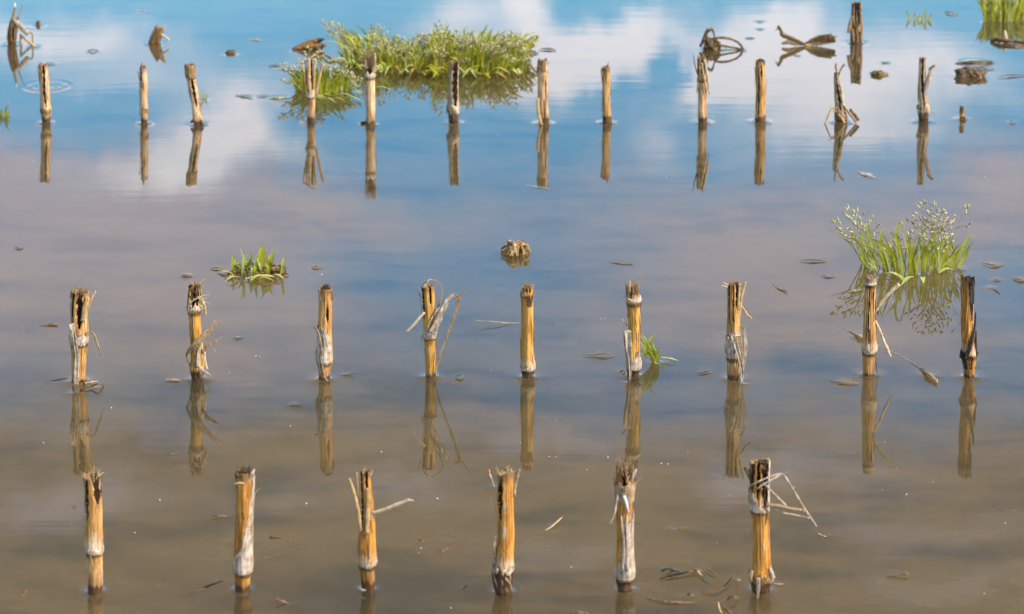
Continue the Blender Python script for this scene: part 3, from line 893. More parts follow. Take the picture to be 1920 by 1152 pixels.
s = Stalk('corn stalk with a long folded leaf arching right down to the water, middle row',
          [(707, 807, 20), (680, 807, 20), (645, 806.5, 21), (634, 806, 24), (625, 806, 25), (612, 805, 24), (570, 803, 24), (536, 802, 25)], 24)
s.stem(s.mat(YELLOW, pale=0.05, mould=0.16, wet=9, nodes=(629,), amber=0.45), slits=[(-48, 536, 595, 11), (22, 536, 565, 6)], jag=4)
s.ring(630, 6, 1.02, M_NODE, 0.3)
s.sheath([(629, -60, 100, 1.0), (618, -30, 100, 1.06), (608, 20, 95, 1.1)], M_HUSK, 1.0, 5)
s.piece([(808, 625, -13), (818, 608, -14), (830, 582, -13), (841, 560, -12), (850, 552.5, -12), (856, 556, -12)], [14, 12, 10, 8, 6, 5], M_HUSK, 0.12, 'husk_leaf', fold=0.6)
s.piece([(800, 622, -14), (808, 600, -15), (818, 584, -14), (833, 567, -13)], [2, 3, 3, 2], M_HUSK, 0.3, 'husk_leaf')
s.piece([(852, 553, -12), (859, 558, -12), (858, 572, -12), (851, 596, -12), (845, 612, -11), (838, 632, -12), (829, 655, -11), (821, 680, -11), (815, 704, -11)], [6, 7, 6, 5, 6, 4, 4.5, 3.5, 4.5], M_HUSK_B, 0.2, 'husk_leaf', fold=0.5, rough=0.12)
s.piece([(858, 566, -12), (866, 555, -12), (872, 547, -12), (877, 538, -12)], [4, 3, 2.5, 1], M_HUSK_B, 0.35, 'husk_leaf')
s.piece([(796, 586, -13), (785, 598, -14), (774, 611, -14), (762, 623, -14)], [4.5, 5.5, 5.5, 4.5], M_PALE, 0.2, 'splinter')
s.piece([(790, 540, -6), (797, 530, -8), (806, 525, -8), (815, 526, -6), (824, 533, -6), (829, 543, -6), (827, 557, -6), (823, 565, -5), (822, 580, -5), (817, 595, -5), (814, 607, -5)], [2, 3, 2.5, 3, 3.5, 3, 3, 5.5, 4, 2.5, 1.5], M_HUSK_B, 0.25, 'husk_leaf', fold=0.3)
s.piece([(788, 556, -5), (785, 545, -5), (781, 537, -5)], [3, 2.5, 1], M_HUSK_B)
s.piece([(800, 533, -11), (804, 526, -11), (808, 523, -10)], [1.5, 1, 0.5], M_PALE)
s.piece([(794, 628, -10), (790, 634, -10), (788, 639, -10)], [2, 2, 1.2], M_HUSK_B)
s.tuft(24, 8, 0.4, M_FIB, w=1.0, rim=True)
CONTACTS.append((*ground(815, 707)[:2], 0.002, 0.7))

s = Stalk('plain smooth golden corn stalk with a short square torn top, middle of the middle row',
          [(708, 989, 21), (698, 989, 24), (689, 990, 28.5), (680, 990, 28.5), (670, 989, 25), (640, 989, 23.5), (570, 988, 22.5), (556, 988, 25), (551, 988.5, 25), (548, 990, 21.5), (538, 990, 21)], 25)
s.stem(s.mat(YELLOW, pale=0.06, mould=0.05, wet=5, nodes=(690,), lowdark=19, amber=0.25), jag=3, slits=[(-10, 538, 547, 5), (20, 538, 547, 5)])
s.ring(689, 8, 1.02, M_NODE, 0.5)
s.ring(553, 6, 1.02, M_NODE_D, 0.6)
s.sheath([(573, 5, 50, 1.0), (562, 0, 55, 1.03), (553, 0, 55, 1.06)], M_FIB_D, 0.8, 4)
s.tuft(90, 10, 0.12, M_FIB, w=1.4, spread=1.0)

s = Stalk('corn stalk with a brush of upright fibres, green grass tuft right behind it',
          [(706, 1187, 22), (697, 1187, 23), (689, 1188, 28), (680, 1188, 28.5), (662, 1188, 24.5), (600, 1189, 23), (578, 1188, 24), (567, 1188, 28), (561, 1187.5, 29), (557, 1187, 25), (550, 1187, 24)], 26)
s.stem(s.mat(YELLOW, pale=0.12, mould=0.22, wet=5, nodes=(565, 688), lowdark=18, amber=0.4), jag=8, spikes=10)
s.ring(561, 7, 1.04, M_NODE, 0.35, 0.05)
s.ring(688, 7, 1.02, M_NODE, 0.4)
s.tuft(120, 27, 0.07, M_FIB, w=1.7, spread=0.95)
s.tuft(30, 20, 0.06, M_FIB_D, w=2.4)
s.piece([(1180, 556, -6), (1180, 540, -6), (1181, 527, -6)], [5, 6, 4], M_SPLIT, 0.4)
s.piece([(1175, 552, -4), (1174, 538, -4), (1173, 527, -4)], [2, 1.8, 0.8], M_FIB)
s.piece([(1177, 619, -13), (1178, 650, -15), (1181, 672, -15), (1182, 695, -15), (1181, 720, -17)], [14, 12, 9, 5, 4], M_HUSK, 0.2, 'husk_leaf', fold=0.7, rough=0.1)
s.piece([(1171, 622, -9), (1173, 650, -11), (1178, 680, -14), (1180, 700, -14)], [4, 5, 5, 3], M_HUSK_B, 0.3, 'husk_leaf')
s.sheath([(690, -40, 95, 1.02), (675, -10, 80, 1.05), (660, 15, 55, 1.05)], M_HUSK, 0.8, 6)
s.piece([(1165, 598, -4), (1170, 604, -4), (1176, 611, -5)], [3, 3.5, 3], M_SEED_B, 0.5, 'seed_sprig')
CONTACTS.append((*ground(1181, 719)[:2], 0.0025, 0.8))

s = Stalk('slat-topped corn stalk with a leaf folded over its joint, middle row',
          [(712, 1376, 23), (695, 1376, 23), (678, 1376, 23), (670, 1375, 27), (655, 1374, 28), (640, 1375.5, 25), (600, 1376, 23.5), (560, 1376, 22.5), (532, 1374.5, 22)], 27)
s.stem(s.mat(STRAW, pale=0.06, mould=0.14, wet=14, nodes=(668,), amber=0.3), slits=[(-52, 532, 605, 5), (35, 532, 580, 12), (-8, 532, 600, 3.5)], jag=5)
s.ring(669, 6, 1.0, M_NODE_D, 0.2)
s.sheath([(668, -130, 10, 1.0), (655, -125, 15, 1.06), (640, -115, -5, 1.08), (630, -105, -30, 1.12)], M_HUSK, 1.1, 4)
s.piece([(1368, 629, -13), (1379, 627, -15), (1389, 627, -12)], [7, 9, 7], M_HUSK, 0.2, 'husk_leaf', fold=0.3)
s.piece([(1374, 628, -16), (1380, 648, -17), (1386, 670, -16), (1391, 695, -14), (1391, 722, -14)], [11, 9, 7, 6, 3], M_HUSK, 0.15, 'husk_leaf', fold=0.6)
s.piece([(1387, 628, -12), (1389, 655, -13), (1391, 690, -13), (1392, 718, -13)], [6, 5, 5, 2], M_HUSK_B, 0.2, 'husk_leaf', fold=0.4)
s.piece([(1388, 612, -6), (1394, 617, -6), (1397.5, 632, -7), (1397, 660, -9), (1394, 685, -11), (1391, 708, -12)], [4, 5, 6, 7, 5, 2], M_HUSK, 0.15, 'husk_leaf', fold=0.5)
s.piece([(1384, 606, -6), (1388, 575, -6), (1392, 550, -6), (1398, 529, -6)], [4.5, 5, 5, 4], M_SPLIT, 0.35)
s.piece([(1383, 588, -9), (1385, 560, -9), (1387, 532, -9)], [4, 5, 4], M_SPLIT, 0.3)
s.piece([(1388, 572, -5), (1396, 583, -6), (1402, 592, -6), (1407, 595, -6), (1410, 599, -6)], [4, 4.5, 4, 4, 2], M_SPLIT, 0.55, 'twig')
s.piece([(1366, 536, -7), (1360, 532, -8), (1355, 529, -8)], [3, 2.2, 1], M_PALE)
s.piece([(1364, 539, -8), (1358, 537, -8), (1352, 536, -8)], [3, 2.5, 2], M_PALE)
s.tuft(40, 9, 0.45, M_FIB, w=1.3, rim=True, name='torn_rim')
CONTACTS.append((*ground(1391, 721)[:2], 0.002, 0.7))

s = Stalk('straight corn stalk with two pale side twigs forking to the right, middle row',
          [(704, 1629, 21), (680, 1629, 22), (667, 1629, 23), (660, 1629.5, 28), (648, 1630, 30), (640, 1630, 26), (600, 1631, 22.5), (560, 1631.5, 21), (538, 1632, 20), (531, 1632, 22), (526, 1632, 19), (520, 1632, 19)], 28)
s.stem(s.mat(STRAW, pale=0.12, mould=0.14, wet=6, nodes=(657, 531), amber=0.3), slits=[(-18, 536, 640, 3.5), (28, 545, 600, 3.5), (60, 560, 610, 6)], jag=2)
s.ring(656, 8, 1.02, M_NODE, 0.3)
s.ring(531, 4, 1.03, M_NODE, 0.2)
s.wad(1632, 521, 9, 4, 60, M_HUSK_B, 1.3)
s.piece([(1641, 586, -4), (1652, 568, -6), (1668, 550, -7), (1686, 533, -8)], [5, 7, 7.5, 8.5], M_PALE, 0.6, 'twig', rough=0.2)
s.piece([(1641, 602, -5), (1650, 620, -8), (1658, 642, -9), (1664, 655, -10), (1670, 670, -10)], [4, 4.5, 5, 6, 3], M_PALE, 0.6, 'twig', rough=0.25)
s.piece([(1640, 664, -8), (1643, 685, -9), (1645, 706, -10)], [1.8, 1.5, 1.3], M_WOOD, 0.5, 'twig')
s.piece([(1641, 555, -4), (1642, 575, -5), (1640, 595, -5)], [2, 3, 2], M_FIB)

s = Stalk('charred black and orange corn stalk with thorny dark joint, rightmost of the middle row',
          [(708, 1817, 20), (690, 1817, 20.5), (676, 1817, 24), (666, 1816, 31), (655, 1816, 28), (640, 1815, 25), (600, 1814, 24), (560, 1814, 24), (534, 1814, 24), (523, 1814, 26)], 29)
s.stem(s.mat(AMBER, pale=0.0, mould=0.34, wet=9, nodes=(662,), amber=0.85), slits=[(34, 523, 600, 16)], jag=4, inner=M_BLACK, pith=M_PITH)
s.ring(664, 12, 1.02, M_BLACK, 0.7, name='node_ring')
s.wad(1816, 527, 12, 7, 60, M_FIB_D, 1.2)
s.sheath([(690, -180, 180, 1.0), (676, -160, 160, 1.02), (664, -130, 150, 1.02)], M_BLACK, 0.6, 5)
s.sheath([(568, 20, 75, 1.0), (545, 2, 80, 1.02), (524, 0, 88, 1.04)], M_BLACK, 0.6, 5)
s.piece([(1811, 668, -15), (1818, 652, -15), (1824, 630, -13), (1828, 605, -9), (1829, 585, -6)], [9, 8, 5, 4, 2], M_BLACK, 0.25, 'husk_leaf', fold=0.3)
s.piece([(1827, 668, -10), (1829, 645, -9), (1830, 620, -7)], [9, 6, 2], M_BLACK, 0.3, 'husk_leaf')
s.piece([(1808, 660, -8), (1803, 666, -9), (1798, 670, -9)], [5, 4, 1.5], M_BLACK, 0.5, 'prop_root')
s.piece([(1826, 656, -8), (1831, 660, -8), (1833, 666, -8)], [4, 4, 2], M_BLACK, 0.5, 'prop_root')

# ---------------------------------------------------------------- back row (twelve stalks)
s = Stalk('bleached corn stalk with a dark crack and studded joint, leftmost of the back row',
          [(231, 86, 15), (217, 86, 17), (211, 86, 21), (204, 86, 21), (199, 86, 18.5), (170, 84, 17), (140, 82, 17), (122, 80.5, 18)], 31)
s.stem(s.mat(BEIGE, pale=0.35, mould=0.1, wet=14, nodes=(), amber=0.15), slits=[(8, 122, 200, 12)], jag=4)
s.ring(207, 8, 1.02, M_NODE_D, 0.5)
s.tuft(26, 8, 0.3, M_FIB, w=1.4, rim=True)

s = Stalk('slim bleached corn stalk with a pointed spike top, second of the back row',
          [(232, 270, 12.5), (219, 270, 13), (212, 270, 17), (205, 270, 17), (200, 270, 15.5), (170, 269, 14), (127, 268, 13)], 32)
s.stem(s.mat(BEIGE, pale=0.3, mould=0.05, wet=12, nodes=(), amber=0.3), slits=[(-42, 127, 178, 15)], jag=4)
s.ring(209, 9, 1.02, M_NODE_D, 0.3)
s.tuft(20, 8, 0.3, M_FIB, w=1.3, rim=True)
s.piece([(266, 135, -3), (266, 126, -3), (266.5, 117, -3)], [6, 5, 1.2], M_FIB, 0.4)

s = Stalk('bleached corn stalk leaning left with a rough brown cap, back row',
          [(234, 372, 17), (226, 371.5, 17), (190, 366, 14.5), (155, 359.5, 15), (146, 358.5, 19), (141, 357.5, 19), (122, 356, 17.5)], 33)
s.stem(s.mat(BEIGE, pale=0.35, mould=0.08, wet=12, nodes=(), amber=0.15), slits=[(14, 147, 200, 20)], jag=4)
s.ring(145, 5, 1.03, M_NODE_D, 0.5)
s.sheath([(145, -180, 180, 1.0), (122, -180, 180, 1.04)], M_FIB, 0.8, 3)
s.tuft(50, 8, 0.15, M_FIB, w=1.4)
s.piece([(358, 230, -6), (364, 226, -8), (368, 229, -8)], [4, 8, 5], M_WOOD, 0.6, 'root_knob')
s.piece([(376, 226, -6), (379, 231, -8), (380, 236, -8)], [6, 7, 4], M_SOIL, 0.6, 'root_knob')

s = Stalk('corn stalk frayed into five upright splints above a white joint, grass tuft right behind it',
          [(229, 583.5, 14.5), (190, 583.5, 14.5), (184, 583, 17), (180, 582, 20), (172, 582, 19), (165, 582, 15), (150, 582, 12), (112, 582, 9)], 34)
s.stem(s.mat(BEIGE, pale=0.25, mould=0.06, wet=12, nodes=(178,), amber=0.35), slits=[(-40, 112, 168, 18), (35, 112, 168, 18)], jag=4)
s.ring(180, 6, 1.03, M_NODE, 0.4)
for a, w in ((((576, 172, -6), (571, 145, -6), (567, 115, -6)), [4, 4, 3.5]), (((580, 172, -8), (579, 140, -8), (579, 110, -8)), [5, 6, 5]), (((588, 172, -5), (589, 140, -5), (591, 110, -4)), [4, 4.5, 4]), (((592, 180, -5), (597, 155, -6), (601, 135, -6), (605, 119, -6)), [5, 5.5, 5, 4.5]), (((577, 170, 0), (574, 140, 0), (573, 112, 0)), [3, 3, 2])):
    s.piece(a, w, M_SPLIT, 0.4)
s.piece([(568, 119, -6), (578, 112, -7), (590, 104, -7)], [3, 3, 2.5], M_HUSK, 0.5, 'twig')

s = Stalk('bleached corn stalk topped by a tall brown bristle brush, before the big grass clump',
          [(235, 694.5, 19), (226, 694.5, 17.5), (200, 694.5, 17.5), (155, 694.5, 18), (145, 694, 20), (140, 694, 20), (136, 693.5, 18), (124, 693, 18)], 35)
s.stem(s.mat(BEIGE, pale=0.35, mould=0.05, wet=10, nodes=(143,), amber=0.3), jag=4, slits=[(0, 124, 137, 30)])
s.ring(142, 5, 1.04, M_NODE, 0.2)
s.tuft(120, 38, 0.07, M_FIB, w=1.0, bias=(0.05, 0))
s.piece([(686, 138, -6), (685, 125, -6), (685, 114, -6)], [4, 4, 3], M_HUSK, 0.3)
s.piece([(702, 138, -6), (703, 120, -6), (703, 100, -5)], [3, 4, 2.5], M_HUSK, 0.3)

s = Stalk('corn stalk hollowed out black down its front, back row before the grass clump',
          [(231, 850, 17), (218, 850, 20), (207, 850, 24), (200, 850, 22), (190, 851, 19), (150, 851, 18), (116, 851.5, 18)], 36)
s.stem(s.mat(GREYB, pale=0.3, mould=0.2, wet=10, nodes=(), lowdark=22, amber=0.3), slits=[(18, 116, 198, 34)], jag=3, inner=M_PITH)
s.ring(207, 6, 1.02, M_NODE_D, 0.4)
s.piece([(847, 198, -12), (853, 205, -13), (857, 214, -12)], [5, 9, 8], M_PALE, 0.2, 'husk_leaf')
s.wad(852, 122, 7, 6, 25, M_FIB_D, 1.2)

s = Stalk('corn stalk with a thin sliver leaning on its foot, right of the big grass clump',
          [(233, 1019.5, 19), (210, 1019, 18.5), (180, 1018, 18), (142, 1017, 18), (136, 1017, 20), (128, 1017, 20), (114, 1017.5, 17)], 37)
s.stem(s.mat(BEIGE, pale=0.28, mould=0.06, wet=15, nodes=(), amber=0.45), jag=4, tilt=(90, 2))
s.ring(133, 6, 1.03, M_NODE, 0.4)
s.sheath([(134, -180, 180, 1.0), (113, -180, 180, 1.02)], M_FIB, 0.6, 3)
s.piece([(1008, 184, -7), (1009, 205, -9), (1012, 222, -10), (1016, 235, -11)], [5, 6.5, 6, 5], M_SPLIT, 0.25)
s.piece([(1025, 122, -4), (1029, 119, -4), (1032, 118, -4)], [1.5, 1.2, 0.6], M_FIB)

s = Stalk('slim golden corn stalk with a small dark thorn on top and blackened foot, back row',
          [(231, 1138, 18), (223, 1138, 17), (210, 1137.5, 16), (170, 1136.5, 14.5), (138, 1136, 14), (132, 1136, 15.5), (126, 1136, 14.5)], 38)
s.stem(s.mat(STRAW, pale=0.14, mould=0.04, wet=5, nodes=(), lowdark=17, amber=0.2), jag=3)
s.ring(130, 5, 1.03, M_NODE_D, 0.3)
s.piece([(1138, 130, -4), (1139, 124, -4), (1141, 118, -4)], [4, 3, 1], M_FIB_D, 0.5)
s.tuft(14, 6, 0.2, M_FIB_D, w=1.3)

s = Stalk('corn stalk with a shredded hanging skin on its upper half, back row',
          [(231, 1317.5, 17), (200, 1317, 16), (158, 1316.5, 16), (152, 1316.5, 18), (146, 1316, 17), (130, 1316, 17), (110, 1316, 16)], 39)
s.stem(s.mat(BEIGE, pale=0.14, mould=0.06, wet=14, nodes=(), amber=0.35, ), slits=[(15, 110, 150, 26), (-55, 110, 145, 10)], jag=6, spikes=8)
s.ring(151, 5, 1.04, M_NODE_D, 0.6)
s.tuft(50, 14, 0.25, M_FIB, w=1.2)
s.piece([(1308, 140, -5), (1303, 122, -5), (1300, 102, -5)], [2.5, 2.5, 1], M_FIB)
s.piece([(1321, 112, -6), (1325, 135, -8), (1328, 158, -8), (1330, 178, -8)], [4, 5, 4.5, 2], M_HUSK, 0.3, 'husk_leaf')
s.piece([(1316, 118, -9), (1320, 145, -10), (1324, 168, -9), (1326, 184, -8)], [3, 4, 3, 1], M_SPLIT, 0.3)
s.piece([(1308, 150, -6), (1308, 162, -7), (1306, 176, -7)], [3, 3, 1], M_FIB)

s = Stalk('straight golden corn stalk with a dark furry cap, back row',
          [(229, 1426, 19), (223, 1426, 20), (213, 1426, 18.5), (190, 1426, 18), (128, 1426, 17), (122, 1426, 18), (114, 1425.5, 16)], 40)
s.stem(s.mat(STRAW, pale=0.04, mould=0.1, wet=5, nodes=(), lowdark=12, amber=0.4), slits=[(-28, 126, 215, 4.5), (10, 122, 150, 9)], jag=3)
s.ring(217, 6, 1.02, M_NODE_D, 0.4)
s.wad(1426, 118, 9, 8, 75, M_FIB_D, 1.4)
s.tuft(24, 6, 0.3, M_FIB_D, w=1.5)

s = Stalk('tapering split corn stump with a forked tip and twig legs on both sides, back row',
          [(229, 1577.5, 20), (221, 1577, 24), (212, 1575.5, 22), (195, 1573.5, 17), (170, 1571, 11.5), (145, 1569, 8.5), (138, 1568.5, 8)], 41)
s.stem(s.mat(GREYB, pale=0.2, mould=0.24, wet=8, nodes=(), amber=0.3), slits=[(-5, 138, 205, 22), (45, 150, 215, 9)], jag=3)
s.ring(219, 6, 1.02, M_NODE_D, 0.5)
s.piece([(1570, 148, -3), (1569, 135, -3), (1567, 124, -3), (1569, 120, -3)], [5, 4, 4, 5], M_HUSK_B, 0.5)
s.piece([(1571, 145, -3), (1576, 132, -4), (1580, 125, -4), (1584, 121, -4)], [3, 4, 4, 5], M_HUSK_B, 0.5, 'twig')
s.piece([(1577, 160, -5), (1579, 180, -7), (1582, 200, -9)], [3, 5, 3], M_PALE, 0.3)
s.piece([(1568, 210, -8), (1560, 204, -9), (1555, 212, -10), (1546, 234, -12)], [3, 3, 3, 3], M_SPLIT, 0.5, 'twig')
s.piece([(1570, 203, -8), (1562, 202, -9), (1554, 200, -9)], [2, 2, 1], M_SPLIT, 0.5, 'twig')
s.piece([(1583, 200, -6), (1592, 212, -8), (1600, 222, -9), (1606, 230, -10)], [4, 5, 5, 5], M_HUSK_B, 0.5, 'twig')
s.piece([(1594, 205, -6), (1601, 215, -7), (1610, 226, -8)], [5, 7, 6], M_FIB_D, 0.5, 'twig')
s.piece([(1572, 215, -12), (1578, 222, -13), (1584, 231, -13)], [3, 4, 4], M_SPLIT, 0.4)

s = Stalk('forked corn stalk with a pale broken side arm, rightmost of the back row',
          [(228, 1731, 17), (216, 1731, 19), (205, 1730.5, 23), (199, 1730.5, 22), (195, 1731, 18.5), (165, 1730, 15.5), (140, 1729, 13.5), (109, 1729, 12)], 42)
s.stem(s.mat(GREYB, pale=0.25, mould=0.12, wet=10, nodes=(), lowdark=20, amber=0.3), slits=[(-5, 109, 198, 16)], jag=3)
s.ring(202, 5, 1.04, M_NODE_D, 0.7)
s.piece([(1735, 192, -6), (1736, 170, -7), (1741, 148, -7), (1748, 127, -7)], [7, 8, 9, 8], M_HUSK, 0.3)
s.piece([(1741, 131, -7), (1746, 127, -8), (1753, 123, -8)], [3, 4, 5], M_FIB, 0.5)
s.piece([(1736, 165, -6), (1733, 150, -6), (1732, 140, -6)], [4, 4, 1], M_HUSK, 0.3)

# ---------------------------------------------------------------- wrecked stumps behind the rows
s = Stalk('wrecked corn stump with bent pale slats like broken legs, far left corner', [(84, 22, 15), (72, 22, 18), (58, 23.5, 17), (42, 26, 15), (36, 27, 12)], 51, group=None, name='broken_stump', cat='corn stump')
s.stem(s.mat(DARK, pale=0.02, mould=0.3, wet=8, amber=0.5), slits=[(30, 36, 75, 18), (-40, 36, 70, 9)], jag=8)
s.piece([(24, 44, -4), (26, 28, -4), (29, 13, -4)], [6, 6, 4], M_HUSK_B, 0.4)
s.piece([(28, 14, -4), (28, 9, -4), (28, 5, -4)], [3, 3, 1.5], M_FOAM, 0.4)
s.piece([(32, 42, -3), (37, 25, -3), (44, 7, -3)], [3.5, 3, 1.2], M_HUSK_B, 0.4)
s.piece([(25, 38, -8), (35, 46, -9), (45, 57, -9), (53, 65, -9)], [6, 9, 10, 8], M_HUSK, 0.25, 'slat')
s.piece([(50, 61, -8), (59, 62, -8), (61, 70, -8), (61, 84, -8)], [4, 3.5, 3, 3], M_HUSK_B, 0.5, 'slat')
s.piece([(38, 66, -6), (50, 76, -7), (60, 84, -8), (66, 89, -9)], [4, 5, 6, 5], M_SPLIT, 0.5, 'slat')
s.piece([(39, 64, -5), (39, 76, -6), (41, 88, -7)], [4, 5, 4], M_HUSK_B, 0.5, 'slat')
CONTACTS.append((*ground(63, 88)[:2], 0.004, 0.8))

s = Stalk('tall dark corn stump split open black, behind the back row on the right', [(81, 1605, 22), (62, 1606, 22), (50, 1607, 21), (40, 1606.5, 19), (20, 1606.5, 17), (5, 1606.5, 17)], 52, group=None, name='broken_stump', cat='corn stump')
s.stem(s.mat(DARK, pale=0.25, mould=0.2, wet=6, amber=0.3), slits=[(-12, 3, 50, 50), (-20, 58, 78, 12), (30, 58, 78, 8)], jag=3, inner=M_BLACK)
s.piece([(1599, 30, -5), (1595, 42, -7), (1591, 62, -8)], [4, 7, 7], M_HUSK_B, 0.3, 'slat')
s.piece([(1614, 4, -3), (1614, 22, -4), (1613, 46, -5)], [4, 5, 4], M_HUSK, 0.3, 'slat')
s.piece([(1598, 54, -10), (1600, 66, -10), (1601, 80, -10)], [3, 5, 4], M_HUSK_B, 0.3, 'slat')

s = Stalk('short corn stub leaning right with two orange prongs, far left behind the back row', [(82, 289, 22), (72, 292, 21), (62, 296, 20), (54, 299, 17)], 53, group=None, name='broken_stump', cat='corn stump')
s.stem(s.mat(DARK, pale=0.0, mould=0.2, wet=4, amber=0.5), jag=2, n=50, tilt=(90, -3))
s.wad(297, 57, 8, 4, 30, M_FIB_D, 1.3)
s.piece([(301, 60, -6), (305, 55, -7), (310, 49, -7)], [6, 7, 4], M_SPLIT, 0.4)
s.piece([(302, 65, -7), (310, 70, -9), (317, 76, -10)], [4.5, 4.5, 4], M_PALE, 0.5)

s = Stalk('small orange stub poking out of the water right of the back row', [(224, 1804, 9), (216, 1804, 9), (208, 1803.5, 7), (201, 1804, 6)], 54, group=None, name='broken_stump', cat='corn stump')
s.stem(s.mat(AMBER, pale=0.0, mould=0.3, wet=4, amber=0.6), jag=4, n=40, na=32)
s.piece([(1801, 222, -4), (1808, 220, -4), (1811, 223, -4)], [3, 4, 3], M_WOOD, 0.5, 'root_knob')

# fallen hollow stalk with an orange stick
R0 = ground(575, 92)
root = empty('fallen_stalk', R0, 'fallen hollow brown corn stalk lying half sunk, left of the big grass clump', 'corn stalk')
fk = scale_at(R0)


def at(px, py, D=R0[1], dy=0.0, base=R0):
    return plane(px, py, D + dy / scale_at(base)) - base


mb = MB(); rng = np.random.default_rng(55)
A, B_ = at(548, 94, dy=-4), at(602, 83, dy=6)
n, na = 40, 40
C = np.array([A + (B_ - A) * t for t in np.linspace(0, 1, n)])
Tn = norm(B_ - A); Sd = norm(np.cross(Tn, [0, 0, 1])); Ud = np.cross(Sd, Tn)
phi = np.arange(na) / na * 2 * math.pi
jag = np.convolve(rng.uniform(-1, 1, na), [.3, .5, .3], 'same') * 9 / fk
V = []
for i in range(n):
    t = i / (n - 1)
    r = (4 + 8.5 * min(1, t * 1.6)) / fk * (1 + 0.03 * np.sin(phi * 5 + 1) + 0.02 * np.sin(phi * 9))
    V.append(C[i] + np.outer(r * np.cos(phi), Sd) + np.outer(r * np.sin(phi), Ud) + np.outer(jag * max(0, t - .7) / .3, Tn))
last = V[-1]
for q in (0.8, 0.7):
    V.append(C[-1] + (last - C[-1]) * q - (0 if q == .8 else 1) * np.outer(np.ones(na), Tn) * 14 / fk)
fs = [(i * na + j, i * na + (j + 1) % na, (i + 1) * na + (j + 1) % na, (i + 1) * na + j) for i in range(n + 1) for j in range(na)]
mb.add(np.array(V).reshape(-1, 3), fs + [tuple((n + 1) * na + j for j in range(na))])
mb.m = [0] * ((n - 1) * na) + [1] * (2 * na + 1)
M_FALLEN = stem_material('fallen_skin', DARK, pale=0.12, mould=0.3, wet=0.004, top=None, amber=0.4, seed=5)
mb.build('stem', [M_FALLEN, M_PITH], root)
for pts, w, m in ((((590, 82), (600, 77), (608, 73)), [5, 6, 3], M_FIB_D), (((592, 88), (606, 83), (617, 79)), [4, 4, 2.5], M_SPLIT), (((585, 92), (600, 89), (612, 86)), [4, 5, 2], M_FIB_D), (((588, 79), (597, 76), (603, 75)), [4, 4, 1.5], M_FIB)):
    mb = MB(); strip(mb, [at(*p, dy=-6) for p in pts], [x / fk for x in w], 0.4, rng=rng, rough=0.15); mb.build('splinter', m, root)
mb = MB(); strip(mb, [at(595, 91, dy=-4), ground(612, 104, 0.008) - R0, ground(637, 120, -0.002) - R0], [6 / fk, 6 / fk, 5 / fk], 0.6); mb.build('broken_twig', M_SPLIT, root)
CONTACTS.append((*ground(556, 95)[:2], 0.008, 0.6))

# root tangle
R0 = ground(1340, 92)
root = empty('root_tangle', R0, 'brown root tangle with a long drooping loop on the right, behind the back row', 'root')
fk = scale_at(R0)
mb = MB(); rng = np.random.default_rng(56)
a = lambda x, y, dy=0: at(x, y, R0[1], dy, R0)
lump(mb, a(1333, 84), np.array([15, 12, 13]) / fk, rng, rough=0.5)
mb.build('root_mass', M_SOIL, root)
for pts, w in ((((1313, 88, -4), (1319, 74, -6), (1325, 60, -5), (1328, 54, -4)), [6, 7, 8, 6]), (((1324, 62, -6), (1332, 56, -7), (1336, 56, -6), (1340, 70, -6), (1342, 84, -6)), [6, 7, 6, 4, 4]), (((1324, 64, -10), (1328, 78, -12), (1334, 88, -12), (1347, 97, -10)), [6, 6, 7, 6]), (((1320, 70, -9), (1320, 82, -11), (1330, 92, -11)), [4, 5, 5]), (((1340, 72, -6), (1355, 71, -8), (1372, 74, -8), (1386, 82, -8), (1393, 92, -8), (1389, 96, -8)), [6, 6, 6, 5.5, 6, 6]), (((1338, 82, -9), (1355, 86, -10), (1372, 89, -10), (1390, 92, -9)), [8, 6, 5, 5]), (((1330, 84, -13), (1338, 92, -14), (1346, 98, -12)), [7, 7, 5]), (((1350, 94, -10), (1370, 94, -9), (1392, 95, -8)), [3, 3, 4]), (((1335, 78, -8), (1342, 76, -9), (1350, 83, -9)), [5, 6, 4])):
    mb = MB(); strip(mb, [a(*p) for p in pts], [x * .75 / fk for x in w], 0.7, rng=rng, rough=0.3); mb.build('root', M_WOOD, root)
CONTACTS.append((R0[0], R0[1], 0.022, 0.7))
CONTACTS.append((*ground(1390, 96)[:2], 0.004, 0.7))

